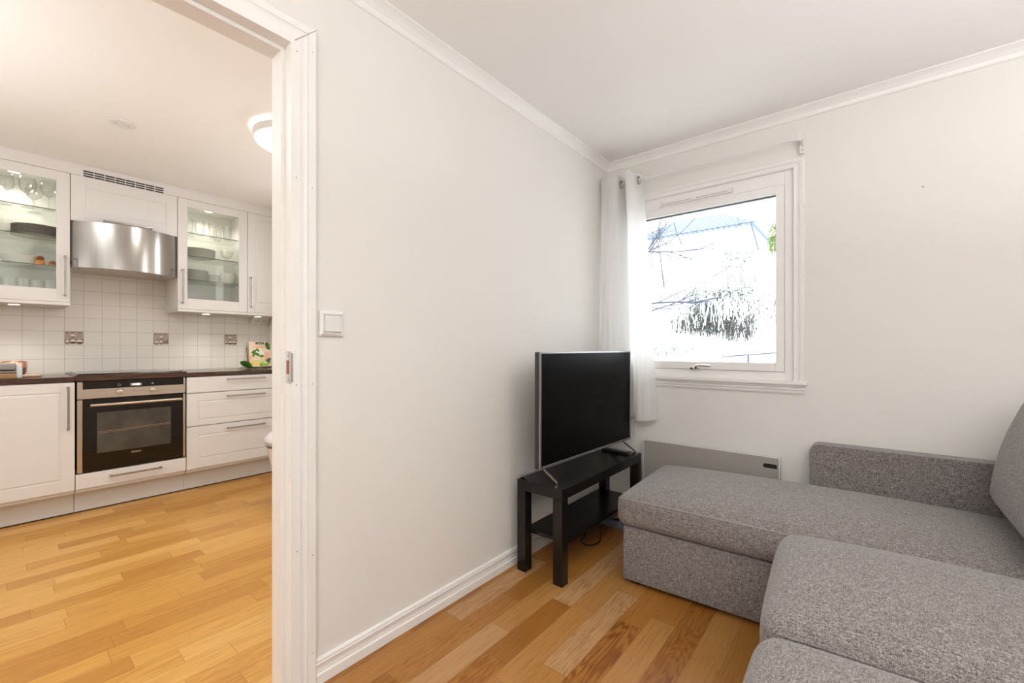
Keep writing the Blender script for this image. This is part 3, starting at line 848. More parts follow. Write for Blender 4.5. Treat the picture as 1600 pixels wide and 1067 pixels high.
# plinth boards
for y0, y1, lab in ((-.243, .3625, 'white plinth board under the door cabinet left of the oven'), (.3645, .966, 'white plinth board under the oven'), (.968, YR - .004, 'white plinth board under the three drawers')):
    b = BM(); box(b, -4.14, -4.125, y0, y1, .008, .150, .001)
    o = obj('plinth', b, M['plinth'], loc=(-4.13, (y0 + y1) / 2, 0)); tag(o, lab, 'plinth', 'kitchen plinth boards')
    b = BM(); box(b, -4.15, -4.127, y0, y1, 0, .0078); obj('floor_gap_strip', b, M['dark'], o)
# worktop
b = BM()
box(b, XT, XF + .004, -.243, .360, .8935, .925, .002); box(b, XT, XF + .004, .962, YR - .001, .8935, .925, .002)
box(b, XT, XF + .012, .3605, .9615, .8935, .936, .002)
wt = tag(obj('worktop', b, M['worktop'], loc=(-4.3, .7, .8935)), 'glossy dark brown wooden worktop running along the white tiles', 'worktop')
b = BM(); box(b, -4.54, -4.06, .375, .945, .9361, .941, .002)
hob = tag(obj('hob', b, M['blackglass'], loc=(-4.3, .66, .936)), 'flat black glass hob set in the worktop above the oven', 'hob')
# oven
t = thing('oven', 'built in steel oven with black glass door and bar handle', 'oven', (-4.2, .66, .283))
b = BM(); box(b, -4.54, XF - .012, .372, .950, .284, .888); obj('oven_body', b, M['dark'], t)
b = BM(); box(b, XF - .012, XF + .004, .3685, .9545, .7735, .889, .002)
cp = obj('control_panel', b, M['steelo'], t)
b = BM(); box(b, XF + .003, XF + .0055, .395, .9425, .838, .8895, .0008); ds = obj('display_strip', b, M['blackglass'], cp)
for yk in (.578, .7595):
    b = BM(); lathe(b, [(0, 0), (.0155, 0), (.0150, .014), (.012, .016), (0, .016)], (XF + .0042, yk, .808), 24, axis='x'); kn = obj('knob', b, M['steelo'], t, smooth=True)
    b = BM()
    for a in range(0, 360, 30):
        box(b, XF + .0038, XF + .0046, yk + .024 * math.cos(R(a)) - .0013, yk + .024 * math.cos(R(a)) + .0013, .808 + .024 * math.sin(R(a)) - .0013, .808 + .024 * math.sin(R(a)) + .0013)
    box(b, XF + .020, XF + .0208, yk - .001, yk + .001, .808, .821)
    obj('tick_marks', b, M['knobtick'], kn)
b = BM(); box(b, XF + .0038, XF + .0046, .640, .705, .8095, .811); obj('print_line', b, M['knobtick'], cp)
b = BM(); lathe(b, [(.006, 0), (.008, 0), (.008, .001), (.006, .001)], (XF + .0055, .577, .859), 20, axis='x', close=True); box(b, XF + .0055, XF + .0063, .752, .764, .853, .865); obj('touch_marks', b, M['powerstrip'], ds)

def text_mesh(name, s, size, mat, parent, pos, bold=0.0, spacing=1):
    """text lying on a surface facing +X, reading towards +Y"""
    cu = bpy.data.curves.new(name, 'FONT'); cu.body = s; cu.size = size; cu.align_x = 'CENTER'; cu.align_y = 'CENTER'; cu.extrude = .0004; cu.offset = bold; cu.space_character = spacing
    to = bpy.data.objects.new(name, cu); COL.objects.link(to)
    dg = bpy.context.evaluated_depsgraph_get(); dg.update()
    me = bpy.data.meshes.new_from_object(to.evaluated_get(dg))
    bpy.data.objects.remove(to, do_unlink=True)
    # local x -> +Y, y -> +Z, z -> +X
    Mx = Matrix(((0, 0, 1, 0), (1, 0, 0, 0), (0, 1, 0, 0), (0, 0, 0, 1)))
    me.transform(Matrix.Translation(Vector(pos) - wpos(parent)) @ Mx)
    me.materials.clear(); me.materials.append(mat)
    o = bpy.data.objects.new(name, me); COL.objects.link(o); o.parent = parent; WORLD[o.name] = wpos(parent)
    return o
b = BM(); box(b, XF + .0055, XF + .0062, .636, .697, .848, .866); dsp = obj('clock_window', b, M['heater'], ds)
text_mesh('clock_digits', '14:52', .019, M['display'], ds, (XF + .0068, .666, .857), .0004)
# door
for ya, yb in ((.3685, .3945), (.9405, .9545)):
    b = BM(); box(b, XF - .012, XF + .002, ya, yb, .284, .767, .002); obj('side_trim', b, M['steelo'], t)
b = BM(); box(b, XF - .010, XF + .004, .3950, .9400, .284, .767, .003); gd = obj('glass_door', b, M['blackglass'], t)
b = BM(); box(b, XF + .0038, XF + .0048, .464, .866, .402, .678, .0004)
ovw = simple('oven window glass', (.075, .066, .054), .05, vary=.3, scale=9, spec=.5)
ow = obj('viewing_window', b, ovw, gd)
b = BM(); tube(b, [(XF + .0052, .47, .545), (XF + .0052, .62, .550), (XF + .0052, .86, .560)], .0014, 6); tube(b, [(XF + .0052, .47, .536), (XF + .0052, .86, .551)], .001, 6); obj('rack_edge', b, M['tanbox'], ow)
b = BM(); tube(b, [(XF + .044, .4269, .731), (XF + .044, .925, .731)], .0095, 14)
for y in (.47, .88): tube(b, [(XF + .003, y, .731), (XF + .044, y, .731)], .006, 10)
obj('door_handle', b, M['steelo'], t, smooth=True)
text_mesh('maker_name', 'SIEMENS', .0135, M['display' if False else 'chrome'], gd, (XF + .0055, .667, .3785), .0004, 1.05)

# wall cabinets
UT, UB = 2.322, 1.430
def puck(parent, p, down=True):
    b = BM(); s = -1
    lathe(b, [(.034, 0), (.034, -.006), (.027, -.007), (.027, 0)], p, 28, close=True); o = obj('spotlight_ring', b, M['chrome'], parent, smooth=True)
    b = BM(); lathe(b, [(0, -.001), (.0265, -.001), (.0265, -.006), (0, -.0065)], p, 24); obj('spotlight_lens', b, M['spotglow'], o)
def glass_cabinet(lab, y0, y1, gy, gz, hy, pucks_u, pucks_t):
    t = thing('wall_cabinet', lab, 'cabinet', ((XT + XU) / 2, (y0 + y1) / 2, 1.412))
    b = BM(); th = .016
    box(b, XT + .0005, XU - .022, y0 + .001, y0 + th, UB, UT); box(b, XT + .0005, XU - .022, y1 - th, y1 - .001, UB, UT)
    box(b, XT + .0005, XU - .022, y0 + th, y1 - th, UT - th, UT); box(b, XT + .0005, XU - .022, y0 + th, y1 - th, UB, UB + th)
    box(b, XT + .0005, XT + .008, y0 + th, y1 - th, UB + th, UT - th)
    obj('carcass', b, M['cabin'], t)
    b = BM()
    x = XU
    box(b, x - .02, x, y0 + .0015, gy[0], UB + .001, UT - .001, .0015); box(b, x - .02, x, gy[1], y1 - .0015, UB + .001, UT - .001, .0015)
    box(b, x - .02, x, gy[0], gy[1], UB + .001, gz[0], .0015); box(b, x - .02, x, gy[0], gy[1], gz[1], UT - .001, .0015)
    d = obj('door', b, M['cab'], t)
    b = BM(); box(b, x - .012, x - .008, gy[0] - .004, gy[1] + .004, gz[0] - .004, gz[1] + .004); obj('pane', b, M['glass'], d)
    bar_handle(d, (XU, hy, 1.610), .275, 'z')
    for z in (2.058, 1.868, 1.673):
        b = BM(); box(b, XT + .01, XU - .045, y0 + th + .001, y1 - th - .001, z, z + .006); s = obj('glass_shelf', b, M['shelfglass'], t)
        b = BM(); box(b, XU - .0448, XU - .0435, y0 + th + .001, y1 - th - .001, z, z + .006); obj('shelf_edge', b, M['glassedge'], s)
    b = BM(); box(b, XT + .0005, XU + .004, y0, y1, 1.408, UB - .001, .002); lr = obj('light_board', b, M['cab'], t)
    for p in pucks_u: puck(lr, p)
    for p in pucks_t: puck(t, p)
    return t
cabL = glass_cabinet('white wall cabinet with glass door left of the cooker hood', -.244, .3565, (-.18, .290), (1.517, 2.258), .330, [(-4.2 - .14, .103, 1.408)], [(-4.42, .106, UT - .016)])
cabR = glass_cabinet('white wall cabinet with glass door right of the cooker hood', .9565, 1.4585, (1.022, 1.393), (1.516, 2.258), .988, [(-4.33, 1.17, 1.408)], [(-4.42, 1.215, UT - .016)])
# solid corner cabinet
t = thing('wall_cabinet', 'narrow white wall cabinet with a solid panelled door in the corner', 'cabinet', (-4.42, 1.61, 1.412))
b = BM(); box(b, XT + .0005, XU - .021, 1.4595, YR - .002, UB, UT); obj('carcass', b, M['cab'], t)
d = panel_front(t, 'door', XU, 1.459, YR - .002, UB, UT, (1.525, YR - .065), (1.518, 2.262)); bar_handle(d, (XU, 1.491, 1.612), .275, 'z')
b = BM(); box(b, XT + .0005, XU + .004, 1.459, YR - .002, 1.408, UB - .001, .002); lr = obj('light_board', b, M['cab'], t); puck(lr, (-4.33, 1.575, 1.408))
# hood cabinet
t = thing('hood_cabinet', 'white panelled flap cabinet above the steel cooker hood', 'cabinet', (-4.42, .656, 2.0))
b = BM(); box(b, XT + .0005, XU - .021, .358, .955, 2.003, UT); obj('carcass', b, M['cab'], t)
d = panel_front(t, 'flap_door', XU, .3575, .9555, 2.002, UT, (.432, .886), (2.075, 2.250)); bar_handle(d, (XU, .658, 2.030), .275, 'y')
# crown board above all cabinets
b = BM(); pr = [(XU - .02, UT + .001), (XU + .001, UT + .001), (XU + .001, H - .012), (XU + .006, H - .008), (XU + .010, H - .001), (XU - .02, H - .001)]
prism(b, pr, 'y', -.244, YR - .002)
tag(obj('cabinet_crown', b, M['cab'], loc=(XU, .76, UT)), 'white cornice board closing the gap between wall cabinets and ceiling', 'cornice')
# vent grille
t = thing('vent_grille', 'white slotted ventilation grille above the cooker hood cabinet', 'vent', (XU, .645, 2.325))
b = BM(); box(b, XU + .0012, XU + .004, .405, .880, 2.316, 2.380, .001); gp = obj('plate', b, M['cab'], t)
b = BM()
for i in range(8):
    for j in range(3):
        ya = .4175 + i * (.4515 / 8); za = 2.3215 + j * .0165
        box(b, XU + .0035, XU + .0046, ya + .002, ya + .4515 / 8 - .002, za, za + .0095)
obj('slots', b, M['dark'], t)

# cooker hood: bowed steel front
t = thing('cooker_hood', 'bowed brushed steel cooker hood between the glass door cabinets', 'cooker hood', (-4.40, .656, 1.68))
hy0, hy1, sag = .362, .951, .125
c_ = (hy1 - hy0) / 2; Rr = (c_ * c_ + sag * sag) / (2 * sag); a0 = math.asin(c_ / Rr)
arc = [(XU - .012 - (Rr - sag) + Rr * math.cos(a0 * (1 - 2 * i / 32)), (hy0 + hy1) / 2 - Rr * math.sin(a0 * (1 - 2 * i / 32))) for i in range(33)]
b = BM()
n = len(arc); zb, zt = 1.678, 2.0
inner = [((XU - .012 - (Rr - sag)) + (Rr - .012) * math.cos(a0 * (1 - 2 * i / 32)), (hy0 + hy1) / 2 - (Rr - .012) * math.sin(a0 * (1 - 2 * i / 32))) for i in range(33)]
prism(b, arc + inner[::-1], 'z', zb, zt)
obj('front_shell', b, M['steel'], t, smooth=True)
b = BM(); prism(b, [(XU - .02, hy0)] + inner + [(XU - .02, hy1)], 'z', zt - .006, zt - .001); obj('top_cover', b, M['steel'], t); b = BM(); prism(b, [(XT + .002, hy0 + .001), (XU - .02, hy0 + .001)] + inner[1:-1] + [(XU - .02, hy1 - .001), (XT + .002, hy1 - .001)], 'z', zb + .002, zb + .02)
ud = obj('underside', b, M['glow'], t)
b = BM(); box(b, XT + .002, XU - .03, hy0 + .001, hy1 - .001, zb + .021, zt - .007); obj('body', b, M['steel'], t)
b = BM()
for y in (.405, .87): lathe(b, [(0, 0), (.006, 0), (.006, -.002), (0, -.002)], (-4.33, y, zb + .002), 14)
obj('screws', b, M['dark'], ud)
for y_ in (hy0 + .001, hy1 - .012):
    b = BM(); box(b, XU - .075, XU - .018, y_, y_ + .011, zb - .003, zb + .045); obj('side_bracket', b, M['steel'], t)

# decorative tiles
def decor(y0, z0, pots, lab):
    P = .1033; g = .0022
    t = thing('decorative_tile', lab, 'tile', (XT, y0 + P / 2, z0), 'patterned tiles in the white tiled wall')
    b = BM(); box(b, XT - .0005, XT + .003, y0 + g, y0 + P - g, z0 + g, z0 + P - g, .0005); base_ = obj('tile_body', b, M['brown2'], t)
    b = BM(); n = 6
    for j in range(7):
        w = (P - 2 * g) / n
        for i in range(n):
            ya = y0 + g + i * w; zc = z0 + .045 + j * .0085
            if zc > z0 + P - .012: continue
            up = .008 if i % 2 else -.008
            za, zb_ = (zc, zc + up)
            za2, zb2 = max(z0 + g, min(z0 + P - g - .003, za)), max(z0 + g, min(z0 + P - g - .003, zb_))
            vs = [b.verts.new((XT + .0034, ya, za2)), b.verts.new((XT + .0034, ya + w, zb2)), b.verts.new((XT + .0034, ya + w, zb2 + .0028)), b.verts.new((XT + .0034, ya, za2 + .0028))]
            b.faces.new(vs)
    obj('zigzag_print', b, M['cream'], base_)
    b = BM(); box(b, XT + .003, XT + .0037, y0 + g + .001, y0 + P - g - .001, z0 + g + .001, z0 + .012); obj('ground_print', b, M['cream'], base_)
    bc, bd, bk = BM(), BM(), BM()
    for (cy_, cz_, w, dark) in pots:
        yy, zz = y0 + cy_, z0 + cz_
        # cup
        for s, tgt in ((0, bd if dark else bk),):
            pr = [(yy - w * .36, zz), (yy + w * .36, zz), (yy + w * .5, zz + .016), (yy - w * .5, zz + .016)]
            f = [tgt.verts.new((XT + .0042, p, q)) for p, q in pr]; tgt.faces.new(f)
        pr = [(yy - w * .56, zz + .016), (yy + w * .56, zz + .016), (yy + w * .56, zz + .026), (yy + w * .3, zz + .031), (yy - w * .3, zz + .031), (yy - w * .56, zz + .026)]
        f = [bc.verts.new((XT + .0044, p, q)) for p, q in pr]; bc.faces.new(f)
    obj('cup_print', bd, M['brown'], base_); obj('pale_cup_print', bk, M['brown2'], base_); obj('cream_print', bc, M['china'], base_)
zt0 = 1.1365
decor(.354, zt0, [(.045, .010, .024, 1), (.080, .008, .030, 1), (.045, .050, .022, 0), (.016, .006, .016, 0)], 'brown patterned tile with printed cups, left of the three')
decor(.8705, zt0, [(.022, .006, .024, 0), (.052, .008, .022, 0), (.052, .048, .018, 0)], 'brown patterned tile with printed cups in the middle, behind the hob end')
decor(1.387, zt0, [(.045, .010, .026, 1), (.080, .010, .028, 1), (.045, .050, .022, 0), (.014, .012, .014, 0)], 'brown patterned tile with printed cups, nearest the corner socket')

# angled socket unit under the corner cabinet
t = thing('socket_unit', 'white angled double socket under the corner wall cabinet', 'socket', (-4.55, 1.67, 1.35))
b = BM(); prism(b, [(XT + .0005, 1.4075), (XT + .085, 1.4075), (XT + .012, 1.345), (XT + .0005, 1.345)], 'y', 1.60, 1.752); obj('housing', b, M['plastic'], t)
nrm = Vector((1.4075 - 1.345, 0, -(.085 - .012))).normalized()
for y in (1.645, 1.71):
    c = Vector((XT + .0495, y, 1.377)); b = BM()
    lathe(b, [(.017, 0), (.019, 0), (.019, .0012), (.017, .0012)], (0, 0, 0), 24, close=True); 
    for dy in (-.008, .008): lathe(b, [(0, 0), (.0028, 0), (.0028, .0012), (0, .0012)], (0, dy, 0), 10)
    bmesh.ops.transform(b, matrix=Matrix.Translation(c) @ Vector((0, 0, 1)).rotation_difference(nrm).to_matrix().to_4x4(), verts=b.verts)
    obj('outlet', b, M['powerstrip'], t)

# ceiling lamp & smoke cover
LC = Vector((-2.66, 1.16, 0))
lr_ = .21
t = thing('ceiling_lamp', 'round glowing flush lamp on the kitchen ceiling behind the door frame', 'lamp', (LC.x, LC.y, H))
b = BM(); lathe(b, [(0, H - .001), (lr_ - .03, H - .001), (lr_ - .03, H - .022), (0, H - .022)], (LC.x, LC.y, 0), 48); obj('glow_base', b, M['lampglow'], t, smooth=True)
b = BM(); lathe(b, [(lr_ - .04, H - .022), (lr_, H - .022), (lr_, H - .062), (lr_ - .012, H - .064)], (LC.x, LC.y, 0), 48, close=True); obj('rim', b, M['plastic'], t, smooth=True)
b = BM(); lathe(b, [(lr_ - .012, H - .060), (lr_ - .016, H - .072), (lr_ * .7, H - .088), (lr_ * .35, H - .095), (0, H - .097)], (LC.x, LC.y, 0), 48); obj('diffuser', b, M['lampglow'], t, smooth=True)
t = thing('ceiling_cover', 'small flat round white cover on the kitchen ceiling', 'ceiling cover', (-3.28, .482, H))
b = BM(); lathe(b, [(0, H - .0005), (.062, H - .0005), (.062, H - .004), (.056, H - .009), (.048, H - .010), (0, H - .010)], (-3.28, .482, 0), 40); obj('disc', b, M['plastic'], t, smooth=True)
b = BM()
for y in (.455, .51): lathe(b, [(0, 0), (.004, 0), (.004, -.001), (0, -.001)], (-3.28, y, H - .010), 10)
obj('screws', b, M['heater'], t)

# ---- cabinet contents
def plate_mesh(name, r, rim, mat, mats=None):
    b = BM(); lathe(b, [(0, 0), (r * .55, 0), (r * .6, .003), (r, .016), (r, .0185), (r * .62, .0065), (r * .55, .0045), (0, .0045)], (0, 0, 0), 40)
    o = obj(name, b, mat, keep=True, smooth=True); return o
def stack(kind, r, mat, x, y, z, n, dz, labs, group, cat='plate', sx=None):
    first = None
    for i in range(n):
        if first is None:
            o = plate_mesh(kind, r, 0, mat); first = o
        else:
            o = first.copy(); COL.objects.link(o)
        o.location = (x, y, z + i * dz)
        o.rotation_euler = (0, 0, rnd.uniform(0, 6))
        lab = labs if isinstance(labs, str) else labs[i]
        tag(o, lab, cat, group)
    return first
ORD = ['lowest', 'second from below', 'third from below', 'fourth from below', 'fifth from below', 'sixth from below', 'seventh from below']
def labs(fmt, n): return [fmt % ('topmost' if i == n - 1 else ORD[i]) for i in range(n)]
S1, S2, S3, S0 = 2.0645, 1.8745, 1.6795, 1.4465
# dark rimmed plates: body white with brown rim part
b = BM(); r = .125
lathe(b, [(0, 0), (r * .55, 0), (r * .6, .003), (r, .009), (r, .0115), (r * .62, .0060), (r * .55, .0045), (0, .0045)], (0, 0, 0), 44)
proto = thing('dinner_plate', 'x', 'plate', (0, 0, 0)); body = obj('body', b, M['china'], proto, keep=True, smooth=True)
b = BM(); lathe(b, [(r - .014, .0078), (r + .001, .0088), (r + .001, .0124), (r - .014, .0100)], (0, 0, 0), 44, close=True); obj('rim', b, M['chinadark'], proto, keep=True, smooth=True)
L6 = labs('brown rimmed plate, %s in the stack behind the left glass door', 6)
for i in range(6):
    p = (-4.43, .215, S2 + i * .0125)
    if i == 0: proto.location = p; proto['label'] = L6[0]; proto['group'] = 'brown rimmed plates in the left cabinet'
    else: dup(proto, p, L6[i], 'brown rimmed plates in the left cabinet')
stack('plate', .115, M['china'], -4.42, 1.145, S2, 6, .0125, labs('pale plate, %s in the stack next to the crystal bowl', 6), 'plates on the upper middle shelf')
stack('plate', .095, M['china'], -4.42, 1.115, S3, 7, .0125, labs('white side plate, %s in the stack beside the bowls', 7), 'side plates beside the bowls')
stack('plate', .120, M['china'], -4.42, 1.135, S0, 4, .0150, labs('white plate, %s on the cabinet bottom right of the hood', 4), 'plates on the cabinet bottom')
# bowls
b = BM(); lathe(b, [(0, 0), (.035, 0), (.037, .006), (.055, .030), (.062, .060), (.059, .060), (.052, .032), (.034, .010), (0, .008)], (0, 0, 0), 36)
bp_ = obj('bowl', b, M['china'], keep=True, smooth=True)
bl = [((-4.40, 1.355, S3), 'white bowl, lower of the front stack in the right glass cabinet'), ((-4.40, 1.355, S3 + .018), 'white bowl, middle of the front stack in the right glass cabinet'), ((-4.40, 1.355, S3 + .036), 'white bowl, topmost of the front stack in the right glass cabinet'),
      ((-4.50, 1.265, S3), 'white bowl, lower one behind the front stack of bowls'), ((-4.50, 1.265, S3 + .020), 'white bowl, upper one behind the front stack of bowls')]
for i, (p, l) in enumerate(bl):
    o = bp_ if i == 0 else bp_.copy()
    if i: COL.objects.link(o)
    o.location = p; tag(o, l, 'bowl', 'white bowls beside the side plates')
# glasses
def wine_glass():
    b = BM(); lathe(b, [(0, 0), (.034, 0), (.034, .002), (.008, .005), (.0035, .012), (.0035, .085), (.010, .092), (.034, .115), (.043, .145), (.040, .180), (.034, .205), (.033, .205), (.039, .180), (.0418, .145), (.033, .117), (.008, .096), (0, .094)], (0, 0, 0), 28)
    return obj('wine_glass', b, M['tumbler'], keep=True, smooth=True)
wg = wine_glass()
ws = [((-4.40, -.02, S1), 'clear wine glass at the left edge of the top shelf behind glass'), ((-4.40, .065, S1), 'clear wine glass right under the cabinet spotlight'), ((-4.38, .165, S1), 'clear wine glass, third along the left top shelf'), ((-4.52, .20, S1), 'clear wine glass standing at the back of the left top shelf'), ((-4.37, .262, S1), 'clear wine glass beside the hinge side of the left glass door')]
for i, (p, l) in enumerate(ws):
    o = wg if i == 0 else wg.copy()
    if i: COL.objects.link(o)
    o.location = p; tag(o, l, 'glass', 'wine glasses on the left top shelf')
def tumbler(h, r0, r1):
    b = BM(); lathe(b, [(0, 0), (r0, 0), (r1, h), (r1 - .002, h), (r0 - .003, .008), (0, .007)], (0, 0, 0), 26)
    return obj('drinking_glass', b, M['tumbler'], keep=True, smooth=True)
tg = tumbler(.135, .026, .034)
pl = ['first from the left', 'second from the left', 'third from the left', 'fourth from the left', 'fifth from the left']
for i in range(5):
    o = tg if i == 0 else tg.copy()
    if i: COL.objects.link(o)
    o.location = (-4.37 - .05 * (i % 2), .02 + i * .062, S0); tag(o, 'tall drinking glass, %s on the bottom of the left glass cabinet' % pl[i], 'glass', 'drinking glasses at the cabinet bottom')
tg2 = tumbler(.125, .028, .036)
sp2 = [(-4.37, 1.055), (-4.46, 1.09), (-4.37, 1.135), (-4.38, 1.235), (-4.46, 1.29), (-4.37, 1.34)]
pl2 = ['first from the left', 'second from the left', 'third from the left', 'fourth from the left', 'fifth from the left', 'sixth from the left']
for i, (x, y) in enumerate(sp2):
    o = tg2 if i == 0 else tg2.copy()
    if i: COL.objects.link(o)
    o.location = (x, y, S1); tag(o, 'clear tumbler, %s on the top shelf right of the hood' % pl2[i], 'glass', 'tumblers on the right top shelf')
b = BM(); lathe(b, [(0, 0), (.030, 0), (.032, .004), (.010, .012), (.012, .022), (.040, .05), (.050, .10), (.047, .10), (.037, .053), (0, .03)], (0, 0, 0), 14)
o = obj('crystal_bowl', b, M['tumbler'], keep=True); o.location = (-4.40, 1.345, S2); tag(o, 'cut crystal footed bowl beside the stack of pale plates', 'bowl')
b = BM(); lathe(b, [(0, 0), (.020, 0), (.022, .035), (.020, .035), (.018, .006), (0, .005)], (0, 0, 0), 12)
for i, (p, l) in enumerate((((-4.38, 1.30, S0), 'small cut glass, left of two beside the lowest plates'), ((-4.38, 1.35, S0), 'small cut glass, right of two beside the lowest plates'))):
    if i == 0: og = obj('shot_glass', b, M['tumbler'], keep=True); o = og
    else: o = og.copy(); COL.objects.link(o)
    o.location = p; tag(o, l, 'glass', 'small cut glasses')
# glass bowl + oval dish + orange figures (left cabinet, third shelf)
b = BM(); lathe(b, [(0, 0), (.05, 0), (.09, .045), (.105, .085), (.102, .085), (.085, .045), (.045, .006), (0, .006)], (0, 0, 0), 32, sx=.7)
o = obj('glass_bowl', b, M['tumbler'], keep=True, smooth=True); o.location = (-4.42, .02, S2); tag(o, 'clear glass bowl left of the brown rimmed plates', 'bowl')
b = BM(); lathe(b, [(0, 0), (.055, .0), (.085, .025), (.100, .062), (.096, .064), (.080, .030), (.05, .006), (0, .006)], (0, 0, 0), 40, sx=.65)
o = obj('serving_bowl', b, M['china'], keep=True, smooth=True); o.location = (-4.43, .135, S3); tag(o, 'white oval serving bowl beside the orange figures', 'bowl')
def figure(p, s, lab, head=True):
    t = thing('orange_figurine', lab, 'figurine', p, 'orange ceramic figures')
    b = BM(); lathe(b, [(0, 0), (.018 * s, 0), (.026 * s, .010 * s), (.026 * s, .024 * s), (.016 * s, .036 * s), (0, .038 * s)], p, 24); obj('body', b, M['orange'], t, smooth=True)
    b = BM(); q = (p[0], p[1], p[2] + (.036 * s if head else .012))
    lathe(b, [(0, 0), (.013 * s, .002), (.020 * s, .012 * s), (.018 * s, .022 * s), (.008 * s, .030 * s), (0, .031 * s)], (q[0] + (0 if head else .02), q[1], q[2]), 20); obj('head', b, M['rust'], t, smooth=True)
figure((-4.37, .222, S3), 1, 'orange ceramic figure with a rust brown top, upright beside the oval bowl')
figure((-4.36, .278, S3), .85, 'small orange ceramic figure next to the left cabinet frame', head=False)

# ---- things on the worktop
WZ = .9252
t = thing('storage_box', 'grey and tan lidded box with a clear rounded end on the worktop', 'box', (-4.15, 0, WZ))
b = BM(); box(b, -4.26, -4.07, -.14, .105, WZ + .055, WZ + .094, .008, 3); obj('lid', b, M['greybox'], t, smooth=True)
b = BM(); box(b, -4.25, -4.08, -.13, .10, WZ + .036, WZ + .055); obj('gap', b, M['black'], t)
b = BM(); box(b, -4.262, -4.068, -.14, .105, WZ + .042, WZ + .046); obj('metal_strip', b, M['chrome'], t)
b = BM(); box(b, -4.26, -4.07, -.14, .108, WZ + .0, WZ + .036, .005, 3); obj('tray', b, M['tanbox'], t, smooth=True)
b = BM(); box(b, -4.262, -4.066, .106, .132, WZ, WZ + .086, .011, 4); obj('clear_end', b, M['clearplastic'], t, smooth=True)
b = BM(); lathe(b, [(0, 0), (.04, 0), (.055, .02), (.062, .06), (.060, .095), (.054, .102), (.05, .095), (.054, .06), (0, .01)], (-4.42, .105, WZ), 32)
tag(obj('copper_pot', b, M['copper'], loc=(-4.42, .105, WZ), smooth=True), 'shiny copper pot behind the grey lidded box', 'pot')
b = BM(); box(b, -4.30, -4.22, .10, .222, WZ, WZ + .014, .005, 3)
tag(obj('wooden_spatula', b, M['palewood'], loc=(-4.26, .16, WZ), smooth=True), 'pale wooden utensil lying on the worktop left of the hob', 'utensil')
b = BM(); box(b, -4.34, -4.325, .10, .185, WZ, WZ + .012, .003)
tag(obj('black_knife', b, M['black'], loc=(-4.33, .14, WZ)), 'short black handle behind the pale wooden utensil', 'knife')

# cookbook on stand
bm_ = Matrix.Translation((-4.505, 1.668, WZ + .0062)) @ Matrix.Rotation(R(2), 4, 'Z') @ Matrix.Rotation(R(-11), 4, 'Y')
t = thing('cookbook', 'cookbook with a food cover leaning upright in the worktop corner', 'book', (-4.505, 1.668, WZ))
b = BM(); box(b, -.024, -.004, -.092, .092, .004, .243, .001, mtx=bm_); obj('pages', b, M['paper'], t)
b = BM(); box(b, -.004, 0, -.097, .097, 0.002, .247, .001, mtx=bm_); box(b, -.028, -.024, -.097, .097, .002, .247, .001, mtx=bm_); cv = obj('cover', b, M['book'], t)
def blob(bmx, y, z, ry, rz, rot=0, off=.0008, seg=14):
    vs = []
    for k in range(seg):
        a = 2 * math.pi * k / seg
        py, pz = ry * math.cos(a), rz * math.sin(a)
        yy = y + py * math.cos(rot) - pz * math.sin(rot); zz = z + py * math.sin(rot) + pz * math.cos(rot)
        vs.append(bmx.verts.new(bm_ @ Vector((off, yy, zz))))
    bmx.faces.new(vs)
b = BM(); 
for (y, z, w, h, r_) in ((-.055, .150, .030, .012, .6), (-.03, .125, .028, .014, -.5), (-.06, .118, .022, .010, 1.2), (.07, .215, .022, .028, .3), (.075, .185, .016, .02, .9), (.01, .105, .02, .012, .2), (-.02, .165, .02, .01, 2.2)): blob(b, y, z, w, h, r_, .0010)
obj('leaf_print', b, M['leaf'], cv)
b = BM()
for (y, z, w, h, r_) in ((-.035, .148, .026, .024, 0), (0, .155, .022, .02, 0), (.02, .135, .02, .018, 0), (-.01, .12, .02, .015, 0)): blob(b, y, z, w, h, r_, .0006)
obj('pale_print', b, M['china'], cv)
b = BM()
for (y, z, w, h, r_) in ((-.08, .10, .015, .02, 0), (.05, .12, .04, .03, .4), (.0, .195, .07, .012, 0), (.06, .06, .03, .04, 0)): blob(b, y, z, w, h, r_, .0004)
obj('peach_print', b, M['peach'], cv)
b = BM(); blob(b, .065, .055, .02, .022, 0, .0012); blob(b, .08, .075, .012, .015, 0, .0012); obj('dark_print', b, M['bushleaf'], cv)
b = BM(); box(b, .0004, .0012, -.035, .04, .222, .240, mtx=bm_); obj('title_band', b, M['dark'], cv)
b = BM(); box(b, .0012, .0016, -.024, .030, .2285, .2325, mtx=bm_); obj('title_line', b, M['paper'], cv)
b = BM()
box(b, .0002, .010, -.10, .10, -.001, .003, mtx=bm_); box(b, -.034, -.030, -.106, -.100, 0.004, .20, mtx=bm_); box(b, -.034, -.030, .102, .108, 0.004, .20, mtx=bm_); box(b, -.034, -.030, -.100, .102, .005, .02, mtx=bm_)
tag(obj('book_stand', b, M['rust'], loc=(-4.52, 1.668, WZ)), 'thin brown stand holding the cookbook', 'book stand')

